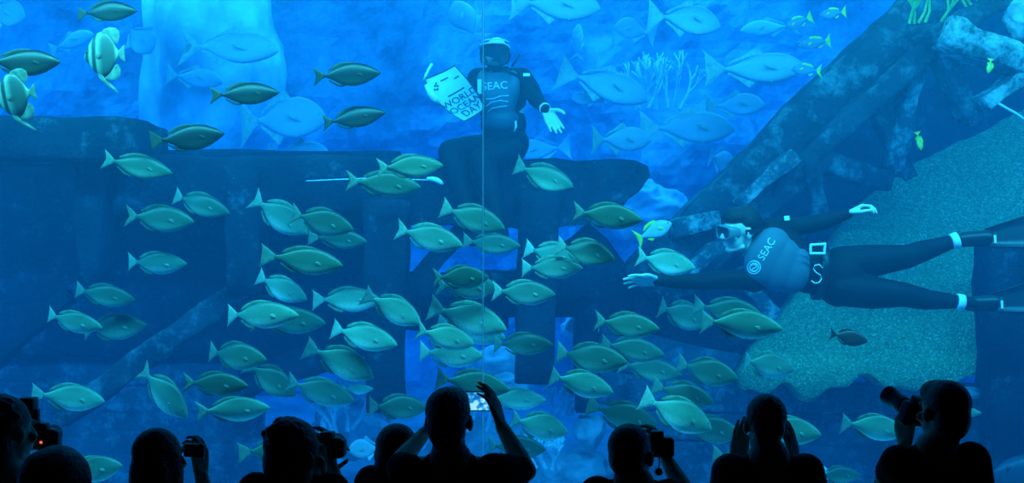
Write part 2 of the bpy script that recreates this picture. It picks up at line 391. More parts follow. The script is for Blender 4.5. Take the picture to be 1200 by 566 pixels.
def area(name, loc, target, sx, sy, power, col):
    l = bpy.data.lights.new(name, 'AREA'); l.shape = 'RECTANGLE'; l.size = sx; l.size_y = sy; l.energy = power; l.color = col
    o = bpy.data.objects.new(name, l); C.objects.link(o); o.location = loc
    o.rotation_euler = (Vector(target)-Vector(loc)).to_track_quat('-Z', 'Y').to_euler()
    return o
LC = (.10, 1, .76)
area('added_fill_front', (0, 5.62, 4.55), (0, 5.62+.42, 4.55-.90), 15, .3, 1560, LC)  # unseen strip added just inside the glass to light the fish sides
area('added_fill_middle', (0, 8.6, 5.3), (0, 8.6+.7, 5.3-.72), 16, .6, 500, LC)  # unseen, added to brighten the pale fish farther back
area('tank_lamp_back', (0, 12.0, 5.4), (0, 13.4, 1.0), 16, 2.0, 850, LC)
world = bpy.data.worlds.new('dark'); bpy.context.scene.world = world; world.use_nodes = True
world.node_tree.nodes['Background'].inputs['Color'].default_value = (0, 0, 0, 1)

sc = bpy.context.scene
cam = bpy.data.cameras.new('camera'); co = bpy.data.objects.new('camera', cam); C.objects.link(co)
co.location = (0, 0, H); co.rotation_euler = (math.pi/2, 0, 0)
cam.sensor_width = 36; cam.lens = 36*F/1200; cam.clip_end = 100
sc.camera = co
sc.view_settings.view_transform = 'Standard'; sc.view_settings.look = 'None'; sc.view_settings.gamma = 1; sc.view_settings.use_curve_mapping = False
sc.view_settings.exposure = 0
sc.cycles.volume_bounces = 1
sc.cycles.transparent_max_bounces = 16
# ------------------------------------------------------------------ the school
G = 'rabbitfish school swimming to the right'
def rf(label, tx, ty, nx, ny, h, Y, yaw=None, kind='rab', var=None):
    Y += .5
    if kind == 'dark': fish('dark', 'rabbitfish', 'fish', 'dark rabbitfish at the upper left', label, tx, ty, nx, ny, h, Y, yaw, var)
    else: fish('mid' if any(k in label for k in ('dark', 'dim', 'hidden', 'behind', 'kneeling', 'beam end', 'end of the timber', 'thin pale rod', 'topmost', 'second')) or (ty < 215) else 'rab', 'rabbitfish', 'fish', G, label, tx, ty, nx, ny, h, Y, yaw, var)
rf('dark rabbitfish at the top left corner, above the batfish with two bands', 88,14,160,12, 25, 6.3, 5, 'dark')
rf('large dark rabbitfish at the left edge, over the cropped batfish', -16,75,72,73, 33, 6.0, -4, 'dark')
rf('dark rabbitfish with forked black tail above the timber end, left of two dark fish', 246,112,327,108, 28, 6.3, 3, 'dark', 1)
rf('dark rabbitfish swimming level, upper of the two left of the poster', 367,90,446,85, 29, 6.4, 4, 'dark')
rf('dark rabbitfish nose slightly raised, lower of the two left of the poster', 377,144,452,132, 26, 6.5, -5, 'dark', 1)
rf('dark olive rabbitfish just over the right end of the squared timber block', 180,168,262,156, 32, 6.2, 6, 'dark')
rf('greenish rabbitfish on the end of the timber block, below the dark olive one', 120,186,202,203, 29, 6.5)
rf('pale rabbitfish overlapping the darker one under the deck beam, far left group', 198,228,270,250, 28, 6.9)
rf('darker rabbitfish partly behind the pale one, below the timber block', 145,252,229,260, 33, 6.6)
rf('lone level rabbitfish in front of the left upright, midway down', 145,308,219,309, 28, 6.7)
rf('pale rabbitfish above the pair at the left, over dark planks', 85,340,158,352, 27, 6.8)
rf('palest rabbitfish at the left edge, front one of an overlapping pair', 49,370,121,384, 26, 6.4)
rf('greener rabbitfish behind the palest one in the left pair', 92,386,172,381, 33, 6.9)
rf('rabbitfish diving steeply under the deck beam, tail curled up', 296,232,360,274, 36, 6.8)
rf('rabbitfish ahead of the steep diving one, dark back, under the beam', 340,250,415,269, 33, 6.5)
rf('small level rabbitfish tucked below the dark backed one under the beam', 365,277,431,283, 24, 6.9)
rf('broad rabbitfish with dark back above the small diving one', 311,300,403,311, 34, 6.2)
rf('small rabbitfish nose down left of the brace, below a broad one', 298,324,360,351, 29, 6.8)
rf('big bright rabbitfish in front of another at the left centre', 256,369,352,369, 34, 6.0)
rf('rabbitfish mostly hidden behind the big bright one at left centre', 296,372,381,379, 33, 6.6)
rf('rabbitfish under the diver with poster, crossing a thin pale rod', 406,212,493,219, 31, 6.4)
rf('dark backed rabbitfish overlapping the deck beam beside the kneeling knee', 442,197,519,193, 29, 6.2)
rf('rabbitfish below the kneeling diver, nose dipping to the right', 517,243,592,268, 33, 6.4)
rf('rabbitfish with tall pale tail before the broad centre post', 463,268,543,288, 33, 6.3)
rf('dim rabbitfish before the bright gap, behind the tall tailed one', 541,283,610,288, 26, 6.9)
rf('level rabbitfish whose nose meets the next fish tail, centre left', 368,350,446,352, 31, 6.7)
rf('rabbitfish nosing down by the lower end of the centre brace', 430,345,494,379, 33, 6.3)
rf('topmost rabbitfish of the stacked cluster under the bright gap', 507,325,573,325, 29, 6.1)
rf('second rabbitfish down in the stacked cluster, behind the top one', 510,334,584,337, 33, 6.5)
rf('large rabbitfish in the middle of the stacked cluster', 508,360,594,386, 40, 6.2)
rf('rabbitfish showing only its belly below the cluster middle', 514,376,593,396, 34, 6.8)
rf('rabbitfish leading the lower left edge of the stacked cluster', 488,386,556,404, 31, 5.95)
rf('upper rabbitfish of the pair with crossed tails right of the gap', 616,290,680,306, 30, 6.6)
rf('lower rabbitfish of the pair with crossed tails right of the gap', 610,313,683,314, 28, 6.3)
rf('rabbitfish ahead of the crossed tail pair, above the wide dark recess', 652,286,721,304, 33, 6.2)
rf('rabbitfish below the ragged beam end, dark back and pale tail', 671,248,753,258, 32, 6.1)
rf('dim olive rabbitfish across the beam face under the open hand', 604,196,672,219, 32, 6.9)
rf('rabbitfish beside the outstretched hand of the swimming diver', 746,300,814,314, 31, 6.6)
rf('level rabbitfish in front of the right hand upright under the beam', 576,341,651,345, 31, 6.3)
rf('rabbitfish with dark back in front of pale rocks, below the diver hand', 697,376,772,385, 31, 6.2)
rf('dim green rabbitfish under the diver forearm, tail upright', 766,358,833,380, 34, 7.05)
rf('very large pale rabbitfish under the diver chest', 821,374,916,385, 36, 5.95)
rf('rabbitfish back showing behind the very large one under the diver', 814,360,894,370, 34, 6.6)
rf('pale rabbitfish before the gravel slope, right of the school', 863,420,933,434, 32, 6.5)
rf('rabbitfish in the left centre, third row up, nose angled down', 385,384,466,404, 33, 6.2)
rf('broad rabbitfish diving between two uprights, left of centre', 364,406,439,442, 38, 6.3)
rf('dark green rabbitfish above two pale ones at lower left', 236,413,314,421, 34, 6.3)
rf('pale rabbitfish, upper of two under the dark green one', 212,449,293,451, 30, 6.0)
rf('rabbitfish plunging head down beside the slanted timber', 162,433,222,488, 38, 6.3)
rf('pale rabbitfish, lower of two above the photographer with short hair', 230,482,316,478, 31, 5.95)
rf('rabbitfish above the red camera light at the lower left', 42,460,121,471, 33, 6.2)
rf('pale rabbitfish cut off by the shoulder at the lower left corner', 70,556,144,545, 33, 6.0)
rf('rabbitfish angled down behind the pale pair, left of the seam', 288,426,347,463, 33, 6.7)
rf('rabbitfish over the blue gap, above the short haired photographer', 336,447,415,470, 33, 6.5)
rf('small far rabbitfish by the bright coral, above a pale blue fish', 398,458,438,455, 13, 7.6)
rf('rabbitfish just above the half hidden head, left of the phone man', 432,476,501,478, 31, 6.6)
rf('rabbitfish directly over the phone man, higher of two', 489,413,567,417, 33, 6.4)
rf('dark backed rabbitfish right over the glowing phone', 512,442,598,457, 34, 6.1)
rf('level rabbitfish before the dark column foot, right of centre', 574,403,648,403, 28, 6.5)
rf('big dark green rabbitfish in front of the pale rocks', 649,414,735,424, 36, 6.2)
rf('rabbitfish right behind the big dark green one, over bright belly', 702,402,779,416, 30, 6.6)
rf('rabbitfish low behind its neighbour, belly showing, right centre', 724,426,799,439, 30, 6.9)
rf('dark backed rabbitfish under the two big ones by the gravel edge', 793,428,864,443, 34, 6.3)
rf('bright rimmed rabbitfish below the column foot, nose down', 642,438,719,460, 32, 6.0)
rf('rabbitfish to the right of the raised phone hand', 566,466,640,469, 27, 6.6)
rf('rabbitfish beyond the raised forearm, nose to the blue gap', 598,490,666,508, 34, 6.3)
rf('dim rabbitfish behind the bent elbow of the phone man', 570,522,640,527, 30, 6.9)
rf('brightest rabbitfish at the lower right centre, tail up', 756,466,835,504, 40, 5.8)
rf('dark rabbitfish half hidden behind the brightest one', 767,452,837,472, 31, 6.4)
rf('rabbitfish just above the head of the kneeling camera user', 692,476,772,500, 36, 6.3)
rf('rabbitfish below and behind the brightest one', 794,498,868,508, 34, 6.6)
rf('rabbitfish swimming behind the left side of the person with raised hands', 836,533,906,541, 28, 6.3)
rf('pale rabbitfish nose emerging right of the person with raised hands', 884,500,962,509, 35, 6.0)
rf('rabbitfish with bright tail left of the raised long camera', 985,493,1062,507, 32, 6.2)
rf('dim rabbitfish at the bottom edge, right of the raised hands person', 950,555,1011,558, 22, 6.8)
rf('small rabbitfish nose just right of the tall photographer head', 1092,480,1150,484, 16, 6.8)
rf('rabbitfish at bottom behind the short haired photographer', 285,531,362,522, 30, 6.3)
# batfish
fish('bat', 'batfish', 'fish', 'banded batfish', 'banded batfish below a dark fish, whole body in view', 150,64,95,64, 64, 6.6, 22, 1)
fish('bat', 'batfish', 'fish', 'banded batfish', 'banded batfish cropped by the left edge, trailing long fins', 46,108,-10,116, 62, 6.4, 20, 1)
# small fish
FG = 'small yellow tailed fish at the upper right'
for lab, a in (('small dark fish with yellow tail, highest of the three near the sloping beam', (951,20,919,33,14)),
               ('small dusky fish with forked tail at the top edge, farthest right', (991,15,961,17,14)),
               ('small dark fish with bright yellow back, middle of the three', (976,47,935,54,15)),
               ('small dark fish with yellow tail nearest the sloping beam', (964,83,926,81,15))):
    fish('fus', 'fusilier', 'fish', FG, lab, *a, 9.0)
fish('ytail', 'fusilier', 'fish', None, 'pale blue fish with vivid yellow forked tail by the beam end', 745,281,787,261, 22, 8.2, 0, 1)
fish('yel', 'wrasse', 'fish', 'little yellow wrasses', 'little yellow fish hanging upright in front of the fan of timbers', 1074,154,1080,176, 8, 8.2)
fish('yel', 'wrasse', 'fish', 'little yellow wrasses', 'little yellow fish below the barnacled cross timber, upper right', 1162,68,1158,86, 8, 8.2)
fish('red', 'surgeonfish', 'fish', None, 'small dusky reddish fish under the swimming diver thigh', 972,391,1017,400, 20, 6.9, 0, 1)
# pale fish far behind
BG = 'pale silver fish in the far blue water'
def bg(label, tx, ty, nx, ny, h, Y, yaw=None, kind='jack'):
    if ty < 250: Y += .35
    fish(kind, 'jack' if kind == 'jack' else 'snapper', 'fish', BG, label, tx, ty, nx, ny, h, Y, yaw)
bg('large pale jack with wide forked tail, upper left of the bright water', 208,52,329,60, 40, 10.2)
bg('deep bodied pale jack above the deck beam, left of two dark fish', 280,142,383,137, 52, 10.4)
bg('pale fish resting low on the deck beam, below the deep bodied jack', 318,182,386,178, 28, 10.6)
bg('faint pale jack under the wide tailed one', 192,86,262,96, 24, 11.2)
bg('big pale jack cropped by the top edge, right of the mask', 598,4,704,8, 40, 9.8)
bg('pale butterfly shaped fish facing left near the top', 766,42,721,28, 26, 10.8, 20, 'snap')
bg('pale jack with rounded head right of the butterfly shaped fish', 762,17,846,28, 38, 10.0)
bg('pale jack with long forked tail, just left of the small dark fish', 822,84,946,78, 38, 9.8)
bg('faint pale fish facing left between two jacks, upper right', 935,30,868,35, 20, 11.6)
bg('pale jack diagonally down, right of the open hand', 657,82,760,116, 40, 10.2)
bg('small pale jack with forked tail above the beam end', 690,164,764,163, 31, 9.9)
bg('largest pale jack left of the sloping beam, blunt head', 752,150,862,150, 40, 10.2)
bg('pale jack above the largest one, beside the sloping beam', 828,124,896,122, 28, 10.6)
bg('pale round fish low beside the sloping beam', 824,182,864,194, 28, 10.8, 40, 'snap')
bg('little fish with white head facing left beside the open hand', 708,118,669,114, 16, 10.4, 0, 'snap')
bg('pale fish behind the hip of the kneeling diver', 668,172,600,178, 26, 10.6, 0, 'snap')
bg('slender pale fish standing upright right of the mask', 676,70,678,28, 14, 11.2, 0, 'snap')
bg('pale batlike fish behind the mask top', 560,48,532,2, 34, 10.8, 0, 'snap')
bg('pale fish cropped at the top left corner', -22,12,30,18, 34, 10.4, 0, 'snap')
bg('pale fish behind the banded batfish', 148,30,178,60, 34, 10.8, 10, 'snap')
bg('faint long fish behind the left batfish', 52,58,112,40, 20, 11.4)
bg('bright pale blue fish facing left by the half hidden head', 452,526,408,526, 24, 8.2, 0, 'snap')
bg('pale fish below the deck, in the gap of the right posts', 706,378,662,384, 24, 10.2, 0, 'snap')
# ------------------------------------------------------------------ wreck timbers and reef
def woodmat(name, dark, mid, pale, amount=.62, pscale=5):
    m, nt, b = newmat(name); b.inputs['Roughness'].default_value = .9; b.inputs['Specular IOR Level'].default_value = .1
    tc = N(nt, 'ShaderNodeTexCoord')
    n1 = N(nt, 'ShaderNodeTexNoise'); n1.inputs['Scale'].default_value = 2.5; n1.inputs['Detail'].default_value = 6
    n2 = N(nt, 'ShaderNodeTexNoise'); n2.inputs['Scale'].default_value = pscale; n2.inputs['Detail'].default_value = 9; n2.inputs['Roughness'].default_value = .75
    n3 = N(nt, 'ShaderNodeTexNoise'); n3.inputs['Scale'].default_value = 30; n3.inputs['Detail'].default_value = 4
    for n in (n1, n2, n3): nt.links.new(tc.outputs['Object'], n.inputs['Vector'])
    r1 = ramp(nt, [(.35, dark), (.7, mid)]); nt.links.new(n1.outputs['Fac'], r1.inputs['Fac'])
    r2 = ramp(nt, [(amount-.06, (0, 0, 0)), (amount+.1, (1, 1, 1))]); nt.links.new(n2.outputs['Fac'], r2.inputs['Fac'])
    mx = N(nt, 'ShaderNodeMixRGB'); mx.inputs['Color2'].default_value = (*pale, 1)
    nt.links.new(r2.outputs['Color'], mx.inputs['Fac']); nt.links.new(r1.outputs['Color'], mx.inputs['Color1'])
    nt.links.new(mx.outputs['Color'], b.inputs['Base Color'])
    ad = N(nt, 'ShaderNodeMath', operation='ADD'); nt.links.new(n2.outputs['Fac'], ad.inputs[0]); nt.links.new(n3.outputs['Fac'], ad.inputs[1])
    bp = N(nt, 'ShaderNodeBump'); bp.inputs['Strength'].default_value = .6; bp.inputs['Distance'].default_value = .04
    nt.links.new(ad.outputs[0], bp.inputs['Height']); nt.links.new(bp.outputs['Normal'], b.inputs['Normal'])
    return m
M['wood'] = woodmat('waterlogged_timber', (.010,.016,.024), (.028,.042,.055), (.12,.17,.18), .63)
M['wood4'] = woodmat('lit_planking', (.05,.075,.085), (.11,.16,.17), (.26,.35,.35), .57, 6)  # timber made paler, standing in for more light on the low planks
M['wood2'] = woodmat('encrusted_timber', (.018,.03,.037), (.05,.078,.085), (.18,.26,.25), .56, 4)
M['wood5'] = woodmat('patchy_timber', (.03,.05,.06), (.08,.12,.13), (.36,.48,.44), .55, 7)
M['wood3'] = woodmat('barnacled_timber', (.03,.055,.06), (.09,.14,.14), (.50,.60,.52), .5, 6)
def timber(name, parent, p0, p1, w, d, mat='wood', seed=0, rough=.03, up=None, taper=1.0, seg=None, label=None, ragged=0):
    """rough-hewn timber from p0 to p1, w deep in the image plane and d thick"""
    p0, p1 = Vector(p0), Vector(p1)
    ax = (p1-p0).normalized(); ln = (p1-p0).length
    yv = Vector((0, 1, 0)); 
    if up is not None: yv = Vector(up)
    yv = (yv - ax*yv.dot(ax)).normalized(); zv = ax.cross(yv)
    n = seg or max(8, int(ln/.12))
    prof = []
    rr = .22
    for sx, sy in ((1, 1), (-1, 1), (-1, -1), (1, -1)):
        ks = [0, .5, 1] if (sx*sy > 0) else [1, .5, 0]
        for k in ks:
            a = k*math.pi/2
            prof.append((sx*(1-rr+rr*math.cos(a)), sy*(1-rr+rr*math.sin(a))))
    # extra points in the middle of each side
    pr = []
    for i, q in enumerate(prof):
        pr.append(q); q2 = prof[(i+1) % len(prof)]
        if i % 3 == 2: pr += [(q[0]*.67+q2[0]*.33, q[1]*.67+q2[1]*.33), (q[0]*.33+q2[0]*.67, q[1]*.33+q2[1]*.67)]
    bm = bmesh.new(); rings = []
    for i in range(n+1):
        t = i/n; s = 1+(taper-1)*t
        ring = []
        for (u, v) in pr:
            e = 0
            if ragged and i == n: e = ragged*mnoise.noise(Vector((u*1.7+seed, v*2.3, 5)))
            q = p0+ax*(ln*t+e) + zv*(u*w/2*s) + yv*(v*d/2*s)
            o = mnoise.fractal(Vector((q.x*3+seed*7.1, q.y*3, q.z*3)), 1, 2, 4)*rough
            o2 = mnoise.noise(Vector((q.x*.8+seed, q.y*.8, q.z*.8)))*rough*1.2
            dirv = (zv*u + yv*v).normalized()
            ring.append(bm.verts.new(q + dirv*(o+o2)))
        rings.append(ring)
    m_ = len(pr)
    for i in range(n):
        for j in range(m_):
            q = (j+1) % m_
            bm.faces.new((rings[i][j], rings[i][q], rings[i+1][q], rings[i+1][j]))
    for rg in (rings[0], rings[-1]):
        c = bm.verts.new(sum((v.co for v in rg), Vector())/m_)
        for j in range(m_): bm.faces.new((rg[j], rg[(j+1) % m_], c))
    return obj(name, bm, M[mat], parent, True, label)
def tb(name, parent, a, b, wpx, Ya, Yb=None, dep=.3, **kw):
    """timber between two pixels at depths Ya, Yb, wpx pixels wide"""
    Yb = Ya if Yb is None else Yb
    return timber(name, parent, P(*a, Ya), P(*b, Yb), wpx*(Ya+Yb)/2/F, dep, **kw)

wl = thing('shipwreck', 'broken timber deck and uprights of a sunken wreck on the left', 'wreck')
tb('end_block', wl, (-60,168), (178,167), 50, 8.9, dep=.9, seed=1, rough=.025)
tb('deck_beam', wl, (150,219), (480,220), 66, 9.2, dep=.7, seed=2, rough=.03)
# right part of the deck with its ragged end
def slab(name, parent, outline, Y, dep, mat, rough=.03, seed=0, cut=.14):
    """thick board: outline in pixels at depth Y, dep metres thick, rough faces"""
    pts = []
    n = len(outline)
    for i in range(n):
        a, b = outline[i], outline[(i+1) % n]
        L = math.hypot(b[0]-a[0], b[1]-a[1])*Y/F; k = max(1, int(L/cut))
        for j in range(k):
            t = j/k; pts.append(P(a[0]+(b[0]-a[0])*t, a[1]+(b[1]-a[1])*t, Y))
    bm = bmesh.new()
    fr = [bm.verts.new(p) for p in pts]
    f = bm.faces.new(fr)
    res = bmesh.ops.extrude_face_region(bm, geom=[f])
    bmesh.ops.translate(bm, verts=[v for v in res['geom'] if isinstance(v, bmesh.types.BMVert)], vec=(0, dep, 0))
    bmesh.ops.triangulate(bm, faces=bm.faces[:])
    bmesh.ops.subdivide_edges(bm, edges=[e for e in bm.edges if e.calc_length() > cut*1.6], cuts=2, use_grid_fill=False)
    bmesh.ops.triangulate(bm, faces=bm.faces[:])
    bm.normal_update()
    for v in bm.verts:
        o = mnoise.fractal(Vector((v.co.x*3+seed*3.3, v.co.y*3, v.co.z*3)), 1, 2, 4)*rough*1.4
        v.co += v.normal*o
    return obj(name, bm, M[mat], parent, False)
slab('deck_end', wl, [(470,186),(600,186),(700,189),(745,191),(759,195),(763,206),(756,216),(748,222),(737,229),(728,240),(705,248),(690,262),(650,266),(470,262)], 9.0, .7, 'wood', seed=4)
tb('post', wl, (112,170), (112,330), 30, 9.0, dep=.3, seed=5, mat='wood')
tb('post', wl, (290,200), (288,345), 40, 8.95, dep=.35, seed=6)
tb('post', wl, (456,235), (454,480), 48, 9.0, dep=.4, seed=7, rough=.035)
tb('post', wl, (632,225), (624,447), 46, 9.05, dep=.4, seed=8, taper=.85, rough=.03)
tb('post', wl, (690,300), (683,482), 26, 9.6, dep=.3, seed=9, taper=.8)
tb('brace', wl, (70,492), (312,318), 26, 8.85, 9.15, dep=.22, seed=10, mat='wood2')
tb('brace', wl, (452,366), (556,256), 26, 9.2, dep=.2, seed=11, mat='wood')
tb('brace', wl, (-30,445), (80,345), 20, 9.2, dep=.2, seed=12, mat='wood')
tb('brace', wl, (286,446), (446,394), 30, 9.5, dep=.2, seed=17, mat='wood')
tb('crossbeam', wl, (430,334), (700,333), 32, 9.25, dep=.35, seed=13)
tb('plank', wl, (466,366), (596,366), 40, 9.6, dep=.15, seed=16)
tb('crossbeam', wl, (100,262), (440,258), 20, 9.3, dep=.3, seed=14)
# planking of the hull side behind the posts
rows = [(178, 204), (205, 231), (232, 262), (264, 292), (294, 322), (324, 352), (354, 384), (386, 414)]
for i, (a, b) in enumerate(rows):
    tb('plank', wl, (-80, (a+b)/2), (470 - (i % 2)*6, (a+b)/2 + 1), b-a+6, 9.75, dep=.12, seed=20+i, rough=.02)
for i, (a, b, x1) in enumerate([(416, 446, 306), (448, 478, 298), (480, 512, 309), (514, 548, 322), (550, 590, 330), (592, 640, 350)]):
    tb('plank', wl, (-80, (a+b)/2), (x1, (a+b)/2 + 2), b-a+6, 9.85, dep=.12, seed=30+i, rough=.02, mat='wood4')
slab('hull_side', wl, [(596,330),(690,262),(712,282),(770,345),(800,376),(596,372)], 9.7, .25, 'wood', seed=15)

wr = thing('shipwreck', 'sloping timber bow of a sunken wreck on the right, ribs fanning out', 'wreck')
tb('stem_beam', wr, (742,332), (1118,-30), 44, 9.4, 9.6, dep=.5, seed=40, mat='wood2', rough=.035)
tb('rib', wr, (775,352), (962,178), 30, 9.2, 9.3, dep=.3, seed=41, mat='wood2', rough=.035)
tb('rib', wr, (925,205), (1095,48), 24, 9.2, dep=.3, seed=42, mat='wood2')
tb('rib', wr, (1080,52), (1042,200), 20, 9.2, 9.6, dep=.25, seed=43, mat='wood5')
tb('rib', wr, (1100,50), (1134,140), 20, 9.1, 9.4, dep=.25, seed=44, mat='wood5')
tb('rib', wr, (1018,105), (1062,205), 22, 9.4, 9.7, dep=.22, seed=45, mat='wood2')
tb('rib', wr, (930,182), (864,240), 20, 9.0, dep=.2, seed=46, mat='wood5')
tb('rib', wr, (928,182), (903,256), 18, 9.1, 9.3, dep=.2, seed=47, mat='wood2')
tb('rib', wr, (943,180), (962,258), 20, 9.1, 9.3, dep=.2, seed=54, mat='wood2')
tb('rib', wr, (945,184), (1034,212), 18, 9.2, 9.5, dep=.2, seed=55, mat='wood2')
tb('rib', wr, (786,268), (842,258), 22, 9.05, dep=.2, seed=57, mat='wood5')
tb('rib', wr, (862,318), (908,372), 18, 9.0, dep=.2, seed=58, mat='wood5')
tb('rib', wr, (792,330), (838,292), 18, 9.0, dep=.2, seed=59, mat='wood5')
tb('hull_plank', wr, (738,372), (905,412), 54, 9.65, dep=.2, seed=92)
tb('cross_timber', wr, (1102,38), (1225,88), 24, 8.9, dep=.26, seed=48, mat='wood3', rough=.06)
tb('cross_timber', wr, (1085,50), (1168,2), 24, 9.0, 9.2, dep=.3, seed=49, mat='wood2')
tb('cross_timber', wr, (1150,122), (1230,72), 22, 8.9, dep=.25, seed=50, mat='wood3', rough=.045)
tb('cross_timber', wr, (1062,42), (1112,34), 18, 9.3, dep=.25, seed=51, mat='wood2')
# dark planking behind the ribs
for i in range(9):
    a = (700+i*34, 372+i*9 - 0); 
    t0 = (760+i*36, 330+i*16); t1 = (1125+i*40, -35+i*14)
    tb('plank', wr, t0, t1, 46, 10.6, 10.9, dep=.12, seed=60+i, rough=.02)
tb('post', wr, (1168,270), (1182,640), 50, 8.9, dep=.35, seed=52, mat='wood', rough=.03)
tb('post', wr, (1225,270), (1240,640), 50, 9.1, dep=.35, seed=53, mat='wood2')
for i in range(5):
    yy = 468+i*36
    tb('hull_plank', wr, (735+ (i%2)*10 + i*3, yy-6), (1290, yy+4), 37, 9.5, dep=.15, seed=80+i, rough=.02, mat='wood4')
tb('hull_plank', wr, (700,402), (905,452), 52, 9.6, dep=.2, seed=90, mat='wood4')
tb('hull_plank', wr, (700,445), (900,490), 44, 9.65, dep=.2, seed=91, mat='wood4')

# speckled gravel bank inside the bow
def gravelmat():
    m, nt, b = newmat('speckled_gravel'); b.inputs['Roughness'].default_value = .9; b.inputs['Specular IOR Level'].default_value = .15
    tc = N(nt, 'ShaderNodeTexCoord')
    vo = N(nt, 'ShaderNodeTexVoronoi'); vo.inputs['Scale'].default_value = 85
    n1 = N(nt, 'ShaderNodeTexNoise'); n1.inputs['Scale'].default_value = 1.3; n1.inputs['Detail'].default_value = 5
    n2 = N(nt, 'ShaderNodeTexNoise'); n2.inputs['Scale'].default_value = 22; n2.inputs['Detail'].default_value = 3
    for n in (vo, n1, n2): nt.links.new(tc.outputs['Object'], n.inputs['Vector'])
    sp = N(nt, 'ShaderNodeSeparateColor'); nt.links.new(vo.outputs['Color'], sp.inputs[0])
    r = ramp(nt, [(.0, (.17,.38,.15)), (.6, (.26,.55,.22)), (.86, (.36,.66,.30)), (.95, (.65,.8,.42)), (1, (.9,.95,.6))])
    nt.links.new(sp.outputs[0], r.inputs['Fac'])
    r2 = ramp(nt, [(.35, (.75,.8,.8)), (.7, (1.1,1.08,1.05))]); nt.links.new(n1.outputs['Fac'], r2.inputs['Fac'])
    mx = N(nt, 'ShaderNodeMixRGB', blend_type='MULTIPLY'); mx.inputs['Fac'].default_value = 1
    nt.links.new(r.outputs['Color'], mx.inputs['Color1']); nt.links.new(r2.outputs['Color'], mx.inputs['Color2'])
    nt.links.new(mx.outputs['Color'], b.inputs['Base Color'])
    ad = N(nt, 'ShaderNodeMath', operation='SUBTRACT'); nt.links.new(n2.outputs['Fac'], ad.inputs[0]); nt.links.new(vo.outputs['Distance'], ad.inputs[1])
    bp = N(nt, 'ShaderNodeBump'); bp.inputs['Strength'].default_value = .8; bp.inputs['Distance'].default_value = .04
    nt.links.new(ad.outputs[0], bp.inputs['Height']); nt.links.new(bp.outputs['Normal'], b.inputs['Normal'])
    return m
M['gravel'] = gravelmat()
def bank():
    # rows from the low front edge to the high back edge: (px, py, Y) left and right ends
    edge_l = [(872,459,9.0), (868,440,9.1), (885,410,9.25), (918,370,9.45), (950,325,9.7), (985,275,9.95), (1015,240,10.15), (1058,204,10.35), (1122,166,10.5)]
    edge_r = [(1132,449,9.0), (1148,432,9.1), (1250,400,9.3), (1250,360,9.5), (1250,315,9.7), (1250,265,9.95), (1250,215,10.2), (1250,160,10.45), (1250,100,10.65)]
    nu, nv = 60, 48
    bm = bmesh.new(); g = []
    for j in range(nv+1):
        t = j/nv*(len(edge_l)-1); k = min(int(t), len(edge_l)-2); f = t-k
        A = P(*edge_l[k]).lerp(P(*edge_l[k+1]), f); B = P(*edge_r[k]).lerp(P(*edge_r[k+1]), f)
        row = []
        for i in range(nu+1):
            q = A.lerp(B, i/nu)
            o = mnoise.fractal(Vector((q.x*2, q.y*2, q.z*2)), 1, 2, 5)*.06 + mnoise.noise(Vector((q.x*9, q.y*9, q.z*9)))*.015
            if i in (0, nu) or j in (0,): o += mnoise.noise(Vector((q.x*5, q.y*5, q.z*5)))*.03
            if j < 3: q.z += (mnoise.noise(Vector((q.x*2.6, 4, 1)))*.16 + mnoise.noise(Vector((q.x*7, 2, 1)))*.06)*(1-j/3)
            row.append(bm.verts.new(q + Vector((0, -.7, .7))*o))
        g.append(row)
    for j in range(nv):
        for i in range(nu): bm.faces.new((g[j][i], g[j][i+1], g[j+1][i+1], g[j+1][i]))
    r = bmesh.ops.extrude_face_region(bm, geom=bm.faces[:])
    bmesh.ops.translate(bm, verts=[v for v in r['geom'] if isinstance(v, bmesh.types.BMVert)], vec=(0, .32, -.02))
    o = obj('gravel_bank', bm, M['gravel'], None, True)
    tag(o, 'sloping bank of speckled greenish gravel inside the bow timbers', 'gravel')
bank()

def rock(name, label, px, py, Y, wpx, hpx, seed, mat='reef', cat='rock', group=None, rough=.28, sub=4):
    bm = bmesh.new(); bmesh.ops.create_icosphere(bm, subdivisions=sub, radius=1)
    rx, rz = wpx/2*Y/F, hpx/2*Y/F; ry = (rx+rz)/2
    for v in bm.verts:
        n = v.co.normalized()
        k = 1+rough*mnoise.fractal(Vector((n.x*1.3+seed*5.7, n.y*1.3, n.z*1.3)), 1, 2, 5)
        v.co = Vector((n.x*rx, n.y*ry, n.z*rz))*k
    o = obj(name, bm, M[mat], None, True); o.location = P(px, py, Y)
    tag(o, label, cat, group); return o
M['pillar'] = plain('pale_reef_pillar', (.62,.68,.68), .9, .1, noise=.35, nscale=2.2, bump=.6, bscale=6)
RG = 'pale reef rocks on the tank bottom'
M['palerock'] = plain('bleached_coral_rock', (.85,.88,.85), .9, .1, noise=.15, nscale=6, bump=.5, bscale=14)
rock('reef_rock', 'rounded pale rock behind the column foot, upper of two', 584,428, 10.8, 74, 42, 1, 'palerock', group=RG)
rock('reef_rock', 'rounded pale rock behind the column foot, lower of two', 590,455, 10.6, 66, 36, 2, 'palerock', group=RG)
rock('reef_rock', 'pale rock in the gap right of the column, below the crossbeam', 686,384, 11.2, 52, 34, 3, 'palerock', group=RG)
rock('reef_rock', 'small bright rock right of the pale rock in the gap', 716,396, 10.6, 26, 24, 4, 'palerock', group=RG)
rock('reef_rock', 'speckled boulder right of centre, above the kneeling camera user', 690,506, 9.6, 36, 42, 5, 'reef', group=RG)
rock('reef_rock', 'low reef mound behind the half hidden head', 410,500, 10.4, 90, 66, 6, 'reef', group=RG)
rock('reef_rock', 'wide reef mound at the bottom centre behind the phone man', 560,545, 10.4, 150, 110, 7, 'reef', group=RG)
